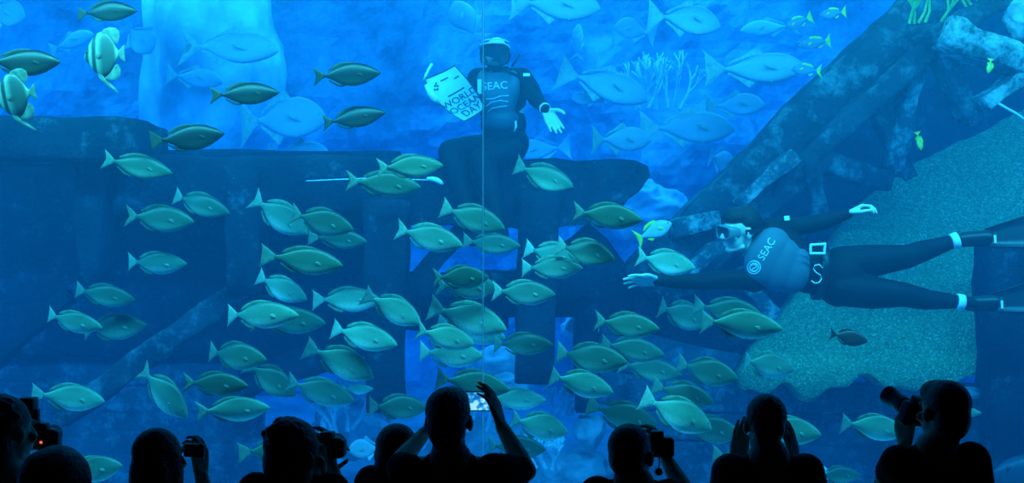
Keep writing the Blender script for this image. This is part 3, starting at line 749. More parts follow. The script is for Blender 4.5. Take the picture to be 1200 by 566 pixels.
rock('reef_rock', 'reef mound at the bottom, left of the person with the strap', 670,556, 9.8, 100, 60, 8, 'reef', group=RG)
rock('reef_rock', 'pale knob of rock at the bottom right of the raised hands', 955,556, 8.8, 34, 24, 9, 'palerock', group=RG)
rock('reef_rock', 'rubble heap in front of the blue gap, left of centre', 425,480, 10.8, 70, 60, 10, 'reef', group=RG)
rock('reef_rock', 'encrusted knob at the top right corner on the wreck', 1196,22, 8.9, 36, 44, 11, 'reef', group=RG)
rock('reef_rock', 'bright end of a ledge under the gravel bank, by the right post', 1130,460, 8.95, 46, 14, 12, 'reef', group=RG)

rock('reef_rock', 'tall pale rock pillar above the deck beam at upper left, behind the dark fish', 252,70, 12.7, 150, 320, 13, 'pillar', group=RG, rough=.22, sub=5)
rock('reef_rock', 'low reef hump above the ragged deck end', 745,245, 12.0, 110, 70, 15, 'pillar', group=RG, rough=.35, sub=5)
# branching corals
def coral(name, label, px, py, Y, hpx, n, seed, mat, group=None, spread=.5, rad=.018, cat='coral'):
    rnd = random.Random(seed); base = P(px, py, Y); bm = bmesh.new()
    def seg(a, b, r0, r1):
        d = b-a; q = d.to_track_quat('Z', 'Y').to_matrix().to_4x4()
        bmesh.ops.create_cone(bm, cap_ends=True, segments=7, radius1=r0, radius2=r1, depth=d.length, matrix=Matrix.Translation((a+b)/2) @ q)
        bmesh.ops.create_icosphere(bm, subdivisions=1, radius=r1*1.05, matrix=Matrix.Translation(b))
    def grow(a, d, ln, r, lev):
        b = a+d*ln; seg(a, b, r, r*.8)
        if lev == 0: return
        for k in range(rnd.choice((2, 2, 3))):
            dd = (d+Vector((rnd.uniform(-spread, spread), rnd.uniform(-spread, spread), rnd.uniform(-.1, spread)))).normalized()
            grow(b, dd, ln*rnd.uniform(.65, .9), r*.8, lev-1)
    h = hpx*Y/F
    for k in range(n):
        d = Vector((rnd.uniform(-.7, .7), rnd.uniform(-.5, .2), 1)).normalized()
        grow(base+Vector((rnd.uniform(-.25, .25)*h*1.6, rnd.uniform(-.1, .1), 0)), d, h*.32, rad, 3)
    o = obj(name, bm, M[mat], None, False); tag(o, label, cat, group); return o
M['coral'] = plain('pale_branching_coral', (.8,.85,.85), .8, .2, noise=.15, bump=.3)
M['algae'] = plain('green_algae', (.30,.50,.10), .7, .2, noise=.3)
coral('branching_coral', 'pale branching coral thicket on the far reef, right of the open hand', 772,128, 12.2, 66, 12, 3, 'coral')
coral('branching_coral', 'pale branching coral low in the gap, behind the half hidden head', 396,505, 9.9, 46, 9, 4, 'coral')
coral('branching_coral', 'pale coral tuft at the bottom, right of the phone man', 560,505, 9.6, 48, 8, 5, 'coral')
coral('algae_tuft', 'green algae tuft on top of the sloping beam', 1082,28, 9.0, 46, 5, 6, 'algae', cat='plant', rad=.012)
coral('algae_tuft', 'green algae tuft at the top edge among the upper ribs', 1142,8, 9.0, 24, 4, 8, 'algae', cat='plant', rad=.012)
coral('branching_coral', 'pale coral clump over the rubble heap, under the rabbitfish in the blue gap', 430,478, 10.4, 40, 8, 9, 'coral')
coral('branching_coral', 'pale coral tuft at the foot of the right column, above the speckled boulder', 660,486, 10.3, 34, 7, 10, 'coral')
coral('branching_coral', 'pale coral tuft at the bottom between the phone man and the strap person', 640,548, 9.2, 40, 8, 11, 'coral')
# rod with bright tip and the loose rope on the right
def tubes(name, pts, r, mat, parent=None, seg=8):
    bm = bmesh.new(); rings = []
    for i, p in enumerate(pts):
        p = Vector(p); d = (Vector(pts[min(i+1, len(pts)-1)])-Vector(pts[max(i-1, 0)])).normalized()
        q = d.to_track_quat('Z', 'Y'); rr = r[i] if isinstance(r, (list, tuple)) else r
        rings.append([bm.verts.new(p+q @ Vector((rr*math.cos(2*math.pi*j/seg), rr*math.sin(2*math.pi*j/seg), 0))) for j in range(seg)])
    for a, b in zip(rings, rings[1:]):
        for j in range(seg): bm.faces.new((a[j], a[(j+1) % seg], b[(j+1) % seg], b[j]))
    bm.faces.new(rings[0][::-1]); bm.faces.new(rings[-1])
    return obj(name, bm, M[mat], parent, True)
M['white'] = plain('white_plastic', (.8,.84,.82), .5, .3, noise=.08)
rod = thing('rod', 'thin pale rod with a bright tip, across the deck beam', 'rod')
tubes('shaft', [P(359,212,8.4), P(430,209,8.4), P(502,211,8.4)], .004, 'white', rod)
tubes('tip', [P(500,209,8.4), P(506,209.5,8.4), P(512,211,8.4), P(517,214,8.4), P(519,216,8.4)], [.008, .016, .018, .014, .005], 'white', rod)
rp = tubes('rope', [P(1170,121,8.8), P(1180,127,8.8), P(1191,133,8.8), P(1215,150,8.8)], .009, 'white')
tag(rp, 'short pale rope hanging below the right cross timber', 'rope')
fish('grp', 'grouper', 'fish', None, 'large dark blue fish head at the bottom right corner', 1310,585,1163,552, 72, 8.2, 0, 1)
# ------------------------------------------------------------------ people
def V(*a): return Vector(a)
class Flesh:
    """collects tapered limbs and ovals, then fuses them into one continuous skin"""
    def __init__(s): s.bm = bmesh.new()
    def cap(s, p0, r0, p1, r1, flat=1.0, fdir=None):
        p0, p1 = Vector(p0), Vector(p1); d = p1-p0; L = d.length
        if L < 1e-6: return
        q = d.to_track_quat('Z', 'Y').to_matrix().to_4x4()
        if fdir is not None:
            z = d.normalized(); y = Vector(fdir); y = (y-z*y.dot(z)).normalized(); x = y.cross(z)
            q = Matrix((x, y, z)).transposed().to_4x4()
        st = []
        for k in range(5): a = -math.pi/2+k*math.pi/8; st.append((r0*math.cos(a), r0*math.sin(a)))
        for k in range(5): a = k*math.pi/8; st.append((r1*math.cos(a), L+r1*math.sin(a)))
        n = 16; rings = []
        for r, z in st:
            r = max(r, 1e-4)
            rings.append([s.bm.verts.new(p0 + q.to_3x3() @ Vector((r*math.cos(2*math.pi*j/n), flat*r*math.sin(2*math.pi*j/n), z))) for j in range(n)])
        for a, b in zip(rings, rings[1:]):
            for j in range(n): s.bm.faces.new((a[j], a[(j+1) % n], b[(j+1) % n], b[j]))
        s.bm.faces.new(rings[0][::-1]); s.bm.faces.new(rings[-1])
    def chain(s, pts, flat=1.0, fdir=None):
        for (a, ra), (b, rb) in zip(pts, pts[1:]): s.cap(a, ra, b, rb, flat, fdir)
    def oval(s, c, r, rot=None):
        m = Matrix.Translation(Vector(c)) @ (rot.to_4x4() if rot is not None else Matrix.Identity(4)) @ Matrix.Diagonal((*r, 1))
        bmesh.ops.create_uvsphere(s.bm, u_segments=24, v_segments=16, radius=1, matrix=m)
    def done(s, name, mat, parent, voxel=.008, smooth=6, label=None):
        me = bpy.data.meshes.new(name); s.bm.to_mesh(me); s.bm.free()
        o = bpy.data.objects.new(name, me); C.objects.link(o)
        r = o.modifiers.new('fuse', 'REMESH'); r.mode = 'VOXEL'; r.voxel_size = voxel; r.use_smooth_shade = True
        if smooth:
            q = o.modifiers.new('soften', 'SMOOTH'); q.factor = .5; q.iterations = smooth
        dg = bpy.context.evaluated_depsgraph_get()
        m2 = bpy.data.meshes.new_from_object(o.evaluated_get(dg))
        bpy.data.objects.remove(o); bpy.data.meshes.remove(me)
        m2.name = name
        o = link(name, m2, None, parent, True); m2.materials.clear(); m2.materials.append(mat)
        if label: o['label'] = label
        return o
def frame(fwd, up):
    """matrix whose -Y is fwd and Z is near up"""
    y = -Vector(fwd).normalized(); z = Vector(up); z = (z-y*z.dot(y)).normalized(); x = y.cross(z)
    return Matrix((x, y, z)).transposed()
def head_flesh(f, c, R, s=1.0):
    def T(x, y, z): return Vector(c) + R @ (Vector((x, y, z))*s)
    f.oval(T(0, .018, .03), (.074*s, .094*s, .088*s), R)
    f.oval(T(0, -.02, -.035), (.058*s, .066*s, .07*s), R)
    f.oval(T(0, -.058, -.088), (.024*s, .022*s, .02*s), R)
    f.cap(T(.045, -.01, -.075), .014*s, T(.01, -.06, -.092), .014*s); f.cap(T(-.045, -.01, -.075), .014*s, T(-.01, -.06, -.092), .014*s)
    f.cap(T(0, -.082, .012), .009*s, T(0, -.1, -.022), .014*s)                 # nose
    f.cap(T(-.016, -.095, -.026), .008*s, T(.016, -.095, -.026), .008*s)
    f.cap(T(-.02, -.078, -.053), .0075*s, T(.02, -.078, -.053), .0075*s)       # lips
    f.cap(T(-.016, -.077, -.064), .007*s, T(.016, -.077, -.064), .007*s)
    f.cap(T(-.04, -.075, .03), .009*s, T(.04, -.075, .03), .009*s)             # brow
    for sg in (1, -1):
        f.oval(T(sg*.047, -.06, -.018), (.02*s, .016*s, .018*s), R)            # cheekbone
        f.oval(T(sg*.078, .012, -.004), (.009*s, .020*s, .031*s), R @ Matrix.Rotation(sg*.3, 3, 'Z'))
def hand_flesh(f, w, d, n, t, curls=(.35, .35, .4, .45), s=1.0, thumb=.6, spread=.10, fat=1.0):
    """hand from the wrist w along d; n is the way the palm looks, t the thumb's side"""
    w = Vector(w); d = Vector(d).normalized(); n = Vector(n); n = (n-d*n.dot(d)).normalized(); t = Vector(t); t = (t-d*t.dot(d)-n*t.dot(n)).normalized()
    lens = ((.044, .026, .020), (.048, .030, .022), (.045, .028, .021), (.036, .022, .018))
    rad = (.0092, .0096, .0092, .0082)
    for i in range(4):
        off = (1.5-i)*.021*s
        k = w + d*(.088-(.0, -.004, .0, .008)[i])*s + t*off
        f.cap(w + t*off*.62 + d*.012*s, .0135*s*fat, k, .0115*s*fat)
        p = k; dd = (d + t*(1.5-i)*spread).normalized(); a = 0
        for j in range(3):
            a += curls[i]*(.7, 1.0, .7)[j]
            dv = dd*math.cos(a)+n*math.sin(a)
            q = p+dv*lens[i][j]*s
            f.cap(p, rad[i]*s*fat*(1-.08*j), q, rad[i]*s*fat*(.92-.08*j)); p = q
    b = w + d*.022*s + t*.026*s + n*.006*s
    m1 = b + (d*.62+t*.7*thumb+n*.35).normalized()*.046*s
    m2 = m1 + (d*.85+t*.45*thumb+n*.3).normalized()*.034*s
    m3 = m2 + (d*.95+t*.15*thumb+n*.4).normalized()*.026*s
    f.chain([(b, .0135*s*fat), (m1, .0115*s*fat), (m2, .0100*s*fat), (m3, .0085*s*fat)])
skin = plain('skin', (.50,.33,.25), .6, .3, noise=.08, nscale=8)
pskin = plain('pale_wet_skin', (.76,.66,.57), .5, .35, noise=.06, nscale=8)
M['neoprene'] = plain('black_neoprene', (.006,.009,.013), .65, .15, noise=.25, nscale=6)
M['vest'] = plain('blue_grey_vest', (.085,.13,.17), .55, .3, noise=.15, nscale=5)
M['rubber'] = plain('black_rubber', (.012,.014,.018), .4, .4)
M['finr'] = plain('fin_blade', (.012,.018,.026), .35, .4, noise=.2)
M['maskskirt'] = plain('grey_silicone', (.16,.21,.22), .4, .4, noise=.1)
M['silver'] = plain('silver_rim', (.75,.8,.8), .3, .5)
M['lensg'] = plain('tinted_mask_lens', (.02,.04,.06), .12, .6)
M['pale'] = plain('pale_print', (.60,.70,.72), .6, .2)
M['hair'] = plain('black_hair', (.010,.009,.008), .5, .35, noise=.3, nscale=40, bump=.4, bscale=90)
M['hair2'] = plain('dark_brown_hair', (.020,.014,.010), .5, .35, noise=.3, nscale=40, bump=.4, bscale=90)
def text_mesh(name, s, size, mat, parent, M4, depth=.002, wrap=None, align='CENTER'):
    """lettering as raised solid letters; M4 places the text plane, wrap bends it onto a surface"""
    cu = bpy.data.curves.new(name, 'FONT'); cu.body = s; cu.size = size; cu.align_x = align; cu.align_y = 'CENTER'; cu.extrude = depth/2; cu.resolution_u = 3
    o = bpy.data.objects.new(name, cu); C.objects.link(o)
    dg = bpy.context.evaluated_depsgraph_get(); me = bpy.data.meshes.new_from_object(o.evaluated_get(dg))
    bpy.data.objects.remove(o); bpy.data.curves.remove(cu)
    me.transform(M4)
    if wrap:
        for v in me.vertices: v.co = wrap(v.co)
    me.name = name; me.materials.clear()
    return link(name, me, mat, parent, False)
def band(name, c, ax, r, w, mat, parent, label=None, th=.006, flat=1.0, fdir=None):
    """ring round a limb"""
    ax = Vector(ax).normalized(); q = ax.to_track_quat('Z', 'Y').to_matrix()
    if fdir is not None:
        y = Vector(fdir); y = (y-ax*y.dot(ax)).normalized(); q = Matrix((y.cross(ax), y, ax)).transposed()
    bm = bmesh.new(); n = 28; rg = []
    for rr, z in ((r, -w/2), (r+th, -w/2*.8), (r+th, w/2*.8), (r, w/2)):
        rg.append([bm.verts.new(Vector(c)+q @ Vector((rr*math.cos(2*math.pi*j/n), flat*rr*math.sin(2*math.pi*j/n), z))) for j in range(n)])
    rg.append(rg[0])
    for a, b in zip(rg, rg[1:]):
        for j in range(n): bm.faces.new((a[j], a[(j+1) % n], b[(j+1) % n], b[j]))
    return obj(name, bm, mat, parent, True, label)
def strip(name, pts, nrm, w, th, mat, parent, label=None):
    """flat strap along points; nrm faces away from the body"""
    bm = bmesh.new(); rows = []
    for i, p in enumerate(pts):
        p = Vector(p); d = (Vector(pts[min(i+1, len(pts)-1)])-Vector(pts[max(0, i-1)])).normalized()
        n = Vector(nrm[i] if isinstance(nrm, list) else nrm); n = (n-d*n.dot(d)).normalized(); s_ = d.cross(n)
        rows.append([bm.verts.new(p+s_*(w/2)*a+n*b) for a, b in ((-1, 0), (1, 0), (1, th), (-1, th))])
    for a, b in zip(rows, rows[1:]):
        for j in range(4): bm.faces.new((a[j], a[(j+1) % 4], b[(j+1) % 4], b[j]))
    bm.faces.new(rows[0][::-1]); bm.faces.new(rows[-1])
    return obj(name, bm, mat, parent, False, label)
def mask_parts(parent, c, R, s=1.0, wide=.082, hi=.045, lo=-.028, front=-.098, frame_mat='rubber', full=False):
    """diving mask: skirt and frame round the eyes, one lens, strap round the head"""
    def T(x, y, z): return Vector(c)+R @ (Vector((x, y, z))*s)
    zc = (hi+lo)/2; hz = (hi-lo)/2; n = 28
    def ring(sc, y, curve=.25):
        o = []
        for j in range(n):
            a = 2*math.pi*j/n; ca, sa = math.cos(a), math.sin(a)
            x = math.copysign(abs(ca)**.55, ca)*wide*sc; z = zc+math.copysign(abs(sa)**.55, sa)*hz*sc
            o.append(T(x, y+curve*x*x/.08*1.0, z))
        return o
    bm = bmesh.new(); rs = [ring(.96, -.05), ring(1.05, front+.02), ring(1.05, front-.004), ring(.86, front-.004), ring(.86, front+.01)]
    rv = [[bm.verts.new(p) for p in r] for r in rs]
    for a, b in zip(rv, rv[1:]):
        for j in range(n): bm.faces.new((a[j], a[(j+1) % n], b[(j+1) % n], b[j]))
    mk = obj('mask_frame', bm, M[frame_mat], parent, True)
    bm = bmesh.new(); r1 = [bm.verts.new(p) for p in ring(.88, front+.002)]; r2 = [bm.verts.new(p) for p in ring(.88, front+.006)]
    for j in range(n): bm.faces.new((r1[j], r1[(j+1) % n], r2[(j+1) % n], r2[j]))
    bm.faces.new(r1); bm.faces.new(r2[::-1])
    obj('lens', bm, M['lensg'], mk, False)
    pts = []; nr = []
    for k in range(17):
        a = math.radians(200-220*k/16)
        x = .086*math.cos(a); y = .018+.108*math.sin(a)
        pts.append(T(x, y, zc+.004)); nr.append(R @ Vector((math.cos(a), math.sin(a), 0)))
    strip('strap', pts, nr, .024*s, .004, M['rubber'], mk)
    return mk

# ---------------------------------------------------------------- the swimming diver (stretched out, chest towards the window)
DY = 7.9
def D(px, py, dy=0): return P(px, py, DY+dy)
d2 = thing('person', 'swimming diver in black wetsuit and fins, arms spread, chest facing the window', 'person')
def build_swimmer():
    f = Flesh(); w = Flesh()
    R = frame((-.93, -.38, -.10), (.12, -.10, 1))
    hc = D(866, 271, -.03); hs = 1.18
    head_flesh(f, hc, R, hs)
    f.chain([(D(868, 277, .0), .058), (D(884, 297, .02), .062)])
    ShU, ShL = D(903, 270, .06), D(884, 327, .0)
    El_U, Wr_U = D(950, 263, .05), D(994, 250, -.02)
    El_L, Wr_L = D(824, 330, -.03), D(770, 329, -.10)
    hips = D(985, 327, .02)
    kU, aU = D(1062, 301, .05), D(1120, 282, .03)
    kL, aL = D(1058, 345, -.02), D(1126, 354, .0)
    # bare body under the suit
    f.chain([(ShU, .045), (El_U, .036), (Wr_U, .026)]); f.chain([(ShL, .045), (El_L, .036), (Wr_L, .026)])
    f.chain([(D(890, 297, .02), .085), (D(930, 312, .02), .085), (hips, .075)])
    f.chain([(D(985, 310, .05), .06), (kU, .05), (aU, .035)]); f.chain([(D(985, 342, .02), .06), (kL, .05), (aL, .035)])
    hand_flesh(f, Wr_U, (.86, -.1, .45), (.45, -.2, -.85), (.0, -1, -.1), (.80, .72, .68, .66), 1.05, .25, .03)
    hand_flesh(f, Wr_L, (-.97, -.18, .05), (-.1, -.75, -.6), (.15, -.35, .9), (.22, .14, .14, .2), 1.15, .8, .10)
    f.done('body', pskin, d2, .0048, 4)
    # wetsuit
    w.chain([(D(878, 288, .02), .062), (D(888, 297, .02), .09)])
    w.chain([(ShU, .072), (D(925, 266, .07), .060), (El_U, .056), (D(970, 258, .02), .052), (Wr_U, .034)])
    w.chain([(ShL, .074), (D(855, 328, .0), .060), (El_L, .054), (D(800, 330, -.06), .049), (Wr_L, .033)])
    w.cap(ShU, .085, ShL, .085)
    w.oval(D(915, 304, .02), (.19, .125, .185), Matrix.Rotation(math.radians(14), 3, 'Y'))
    w.oval(D(950, 316, .02), (.17, .115, .150), Matrix.Rotation(math.radians(12), 3, 'Y'))
    w.oval(D(985, 325, .03), (.16, .125, .185), Matrix.Rotation(math.radians(8), 3, 'Y'))
    w.chain([(D(985, 309, .04), .110), (D(1020, 306, .05), .104), (kU, .076), (D(1082, 294, .06), .068), (aU, .040), (D(1136, 280, .02), .042)])
    w.chain([(D(985, 338, .0), .112), (D(1022, 343, -.02), .102), (kL, .078), (D(1085, 351, .0), .066), (aL, .040), (D(1142, 356, .0), .042)])
    w.done('wetsuit', M['neoprene'], d2, .008, 5)
    # hair, cropped and dark
    h = Flesh()
    def T(x, y, z): return hc+R @ (Vector((x, y, z))*hs)
    h.oval(T(0, .034, .050), (.081*hs, .094*hs, .084*hs), R); h.oval(T(0, -.02, .080), (.07*hs, .07*hs, .05*hs), R); h.oval(T(0, .08, .01), (.066*hs, .055*hs, .075*hs), R)
    h.done('hair', M['hair'], d2, .007, 3)
    mask_parts(d2, hc+R @ Vector((0, .006, 0)), R, hs, .068, .038, -.030, -.112, 'maskskirt')
    # vest panel: a padded shell over the chest
    v = Flesh()
    rot = Matrix.Rotation(math.radians(14), 3, 'Y')
    v.oval(D(900, 301, -.035), (.140, .100, .190), Matrix.Rotation(math.radians(24), 3, 'Y')); v.oval(D(914, 309, -.035), (.145, .098, .172), rot); v.oval(D(929, 316, -.035), (.120, .090, .150), rot)
    vest = v.done('vest', M['vest'], d2, .008, 5)
    # belt with buckle and S-shaped clip
    ax = (D(985, 330)-D(925, 312))
    bl = band('weight_belt', D(960, 317, .02), (1, 0, -.12), .150, .05, M['rubber'], d2, th=.012, flat=1.14, fdir=(0, 0, 1))
    bm = bmesh.new()
    def frame_bar(bm, a, b, r, dy):
        A, B = D(*a, dy), D(*b, dy); q = (B-A).to_track_quat('Z', 'Y').to_matrix().to_4x4()
        bmesh.ops.create_cone(bm, cap_ends=True, segments=8, radius1=r, radius2=r, depth=(B-A).length+r, matrix=Matrix.Translation((A+B)/2) @ q)
    for a, b in (((950, 287), (967, 286)), ((967, 286), (966, 297)), ((966, 297), (950, 297)), ((950, 297), (950, 287))): frame_bar(bm, a, b, .008, -.165)
    obj('buckle', bm, M['silver'], bl, False, 'pale square belt buckle')
    S_ = [(964, 314), (960, 310), (955, 311), (953, 315), (956, 319), (961, 322), (963, 327), (960, 331), (955, 332), (951, 329)]
    tubes('clip', [D(x, y, -.175) for x, y in S_], .004, 'silver', bl)
    # ankle bands, sleeve tag
    band('ankle_band', D(1119, 282, .03), aU-kU, .040, .050, M['white'], d2, 'white ankle band', th=.010)
    band('ankle_band', D(1125, 354, .0), aL-kL, .040, .052, M['white'], d2, 'white ankle band', th=.010)
    strip('sleeve_tag', [D(919, 256, -.0), D(925, 255.5, -.0)], (0, -1, .2), .028, .006, M['white'], d2, 'small white tag on the sleeve')
    # fins: pocket and ribbed blade
    for (heel, toe, tip, half0, half1) in ((D(1128, 281, .02), D(1156, 279, .0), D(1290, 263, -.05), .058, .140), (D(1136, 356, .0), D(1164, 355, .0), D(1300, 338, -.02), .058, .140)):
        p = Flesh(); p.chain([(heel, .046), (toe, .052)], .8, (0, -1, 0)); p.cap(toe, .052, toe+(tip-toe)*.12, .03, .6, (0, -1, 0))
        pk = p.done('fin', M['rubber'], d2, .007, 4)
        bm = bmesh.new(); dirv = (tip-toe).normalized(); s_ = dirv.cross(Vector((0, -1, .25))).normalized(); nn = s_.cross(dirv)
        n = 16; rows = []
        for i in range(n+1):
            t = i/n; c = toe.lerp(tip, t)+nn*.05*math.sin(t*2.2)
            hw = half0+(half1-half0)*min(1, t*1.6); 
            if t > .9: hw *= 1-.35*((t-.9)/.1)**2
            th = .014*(1-.6*t)
            row = []
            for u in (-1, -.94, -.86, -.4, 0, .4, .86, .94, 1):
                rib = .006 if abs(u) >= .9 else 0
                row.append((c+s_*hw*u, th+rib))
            rows.append([bm.verts.new(q+nn*h_) for q, h_ in row]+[bm.verts.new(q-nn*h_) for q, h_ in row[::-1]])
        m_ = len(rows[0])
        for a, b in zip(rows, rows[1:]):
            for j in range(m_): bm.faces.new((a[j], a[(j+1) % m_], b[(j+1) % m_], b[j]))
        bm.faces.new(rows[0][::-1]); bm.faces.new(rows[-1])
        obj('blade', bm, M['finr'], pk, True)
        strip('fin_mark', [toe+nn*(-.0)+Vector((.03, -.055, .018)), toe+Vector((.033, -.055, -.03))], (0, -1, 0), .014, .006, M['white'], pk, 'small white mark on the fin')
    return vest
vest2 = build_swimmer()
def ray_wrap(o, off):
    """lays points onto the front of mesh o, seen along +Y"""
    from mathutils.bvhtree import BVHTree
    dg = bpy.context.evaluated_depsgraph_get()
    bm = bmesh.new(); bm.from_mesh(o.data); t = BVHTree.FromBMesh(bm); bm.free()
    def g(co):
        hit = t.ray_cast(Vector((co.x, co.y-1.2, co.z)), Vector((0, 1, 0)))
        if hit[0] is None: return co
        return Vector((co.x, hit[0].y-off+(co.y-g.y0), co.z))
    g.y0 = 0
    return g
def decal(parent, surf, txt, px, py, size_px, ang, mat, depth=.003, off=.002, name='lettering', Y=None):
    Y = Y or DY
    w = ray_wrap(surf, off); c = P(px, py, Y); w.y0 = c.y
    m = Matrix.Translation(c) @ Matrix.Rotation(-math.radians(ang), 4, 'Y') @ Matrix.Rotation(math.pi/2, 4, 'X')
    return text_mesh(name, txt, size_px*Y/F, mat, parent, m, depth, w)
decal(vest2, vest2, 'SEAC', 894, 292, 12, 58, M['pale'], .003)
def ringpts(px, py, r, n=28): return [(px+r*math.cos(2*math.pi*k/n), py-r*1.12*math.sin(2*math.pi*k/n)) for k in range(n+1)]
def decal_lines(parent, surf, lines, rpx, name='emblem', Y=None, mat='pale'):
    Y = Y or DY
    w = ray_wrap(surf, .001); w.y0 = 0; bm = bmesh.new()
    for ln in lines:
        pts = []
        for x, y in ln:
            c = P(x, y, Y); w.y0 = c.y; pts.append(w(c))
        for a, b in zip(pts, pts[1:]):
            if (b-a).length < 1e-5: continue
            q = (b-a).to_track_quat('Z', 'Y').to_matrix().to_4x4(); r = rpx*Y/F
            bmesh.ops.create_cone(bm, cap_ends=True, segments=6, radius1=r, radius2=r, depth=(b-a).length+r*.6, matrix=Matrix.Translation((a+b)/2) @ q)
    return obj(name, bm, M[mat], parent, False)
decal_lines(vest2, vest2, [ringpts(880, 313, 6.6), ringpts(880, 313, 4.4), [(877, 311), (879, 309.5), (882, 310.5), (882, 313), (878, 315), (878, 317), (882, 317.5), (883, 315)]], .75)

# ---------------------------------------------------------------- the kneeling diver with the poster
d1 = thing('person', 'diver in full face mask kneeling on the deck beam, holding up a poster', 'person')
KY = 9.0
def K(px, py, dy=0): return P(px, py, KY+dy)
def build_kneeler():
    f = Flesh(); w = Flesh()
    R = frame((-.12, -1, -.08), (0, 0, 1)); hc = K(582, 64, .1)
    head_flesh(f, hc, R, 1.05)
    f.cap(K(584, 76, .1), .06, K(588, 94, .14), .062)
    f.oval(K(590, 120, .16), (.16, .10, .2)); f.oval(K(592, 165, .18), (.15, .1, .15))
    shR, shL = K(560, 92, .14), K(612, 92, .14)
    elL, wrL = K(628, 116, -.02), K(640, 129, -.22)
    elR, wrR = K(553, 124, -.02), K(562, 122, -.26)
    f.chain([(shL, .045), (elL, .036), (wrL, .026)]); f.chain([(shR, .045), (elR, .036), (wrR, .026)])
    hand_flesh(f, wrL, (.42, -.35, -.8), (-.2, -.95, .2), (.9, -.1, .3), (.22, .18, .2, .26), 1.15, 1.2, .05, 1.05)
    hand_flesh(f, wrR, (-.75, -.5, .25), (-.3, -.1, .9), (.2, -.9, .1), (.75, .8, .8, .8), 1.0, .8, .03)
    kR, kL = K(528, 178, -.16), K(566, 188, -.34)
    fR, fL = K(560, 272, -.40), K(588, 276, -.52)
    f.chain([(K(580, 172, .15), .07), (kR, .055), (fR, .04)]); f.chain([(K(602, 174, .15), .07), (kL, .055), (fL, .04)])
    f.done('body', pskin, d1, .0055, 4)
    # suit with hood
    w.oval(hc+R @ V(0, .03, .025), (.087, .088, .098), R); w.oval(hc+R @ V(0, .03, -.05), (.075, .07, .075), R)
    w.cap(K(584, 80, .11), .068, K(587, 92, .14), .08)
    w.cap(shR, .078, shL, .078)
    w.oval(K(587, 115, .16), (.185, .125, .2)); w.oval(K(590, 145, .17), (.165, .115, .17)); w.oval(K(592, 168, .18), (.175, .135, .14))
    w.chain([(shL, .078), (K(622, 104, .06), .064), (elL, .057), (wrL, .034)])
    w.chain([(shR, .078), (K(555, 108, .06), .062), (elR, .055), (wrR, .034)])
    w.chain([(K(582, 172, .16), .10), (K(550, 175, 0), .098), (kR, .088), (K(540, 215, -.28), .075), (fR, .05)])
    w.chain([(K(602, 174, .16), .10), (K(585, 182, -.1), .096), (kL, .086), (K(575, 225, -.43), .075), (fL, .05)])
    w.chain([(fR, .05), (fR+V(-.03, -.10, -.06), .04)]); w.chain([(fL, .05), (fL+V(-.03, -.10, -.06), .04)])
    ws = w.done('wetsuit', M['neoprene'], d1, .008, 5)
    # full face mask
    mk = mask_parts(d1, hc, R, 1.12, .090, .060, -.072, -.122, 'rubber', True)
    def T(x, y, z): return hc+R @ (Vector((x, y, z))*1.12)
    tubes('visor_rim', [T(-.095, -.068, .045), T(-.085, -.085, .058), T(-.05, -.100, .064), T(0, -.106, .066), T(.05, -.100, .064), T(.085, -.085, .050), T(.098, -.068, .028)], .005, 'silver', mk)
    tubes('visor_rim', [T(-.088, -.055, .080), T(-.05, -.082, .088), T(0, -.088, .090), T(.05, -.082, .088), T(.09, -.055, .072)], .005, 'silver', mk)
    f2 = Flesh(); f2.oval(T(0, -.10, -.075), (.045, .035, .036), R); f2.cap(T(-.03, -.09, -.08), .022, T(.03, -.09, -.08), .022)
    f2.done('regulator', M['rubber'], d1, .006, 3)
    tubes('hose', [T(.04, -.10, -.085), T(.10, -.08, -.12), K(605, 88, .02), K(612, 98, .1)], .011, 'rubber', d1)
    tubes('snorkel', [K(600, 78, .03), K(604, 72, .02), K(609, 64, .02)], .009, 'rubber', d1)
    v = Flesh(); v.oval(K(584, 112, .10), (.145, .12, .20)); v.oval(K(566, 102, .08), (.055, .085, .12)); v.oval(K(601, 102, .08), (.055, .085, .12)); v.oval(K(586, 140, .12), (.14, .115, .1))
    vest = v.done('vest', M['vest'], d1, .008, 5)
    decal(vest, vest, 'SEAC', 580, 101, 13, 4, M['pale'], Y=KY)
    strip('shoulder_bar', [K(562, 93, -.10), K(562, 110, -.10)], (0, -1, 0), .028, .008, M['pale'], vest, 'pale vertical bar on the vest')
    decal_lines(vest, vest, [[(570, 116), (578, 116), (586, 113), (596, 112)], [(570, 124), (576, 120), (586, 118), (595, 119)], [(571, 131), (576, 127), (586, 125), (594, 124)]], .6, 'piping', KY)
    strip('sleeve_tag', [K(613, 88, -.0), K(621, 88, -.0)], (0, -1, .3), .022, .008, M['white'], d1, 'white tag on the upper sleeve')
    band('wrist_cuff', K(638.5, 127, -.2), wrL-elL, .034, .02, M['silver'], d1, 'pale cuff edge', th=.006)
    tubes('hip_clip', [K(604, 142, .02), K(605, 148, .01), K(603, 154, .02)], .010, 'silver', d1)
    # the weighted bag and tank on the back
    tk = Flesh(); tk.cap(K(592, 105, .42), .09, K(594, 165, .42), .09); tk.done('air_tank', M['silver'], d1, .009, 3)
build_kneeler()
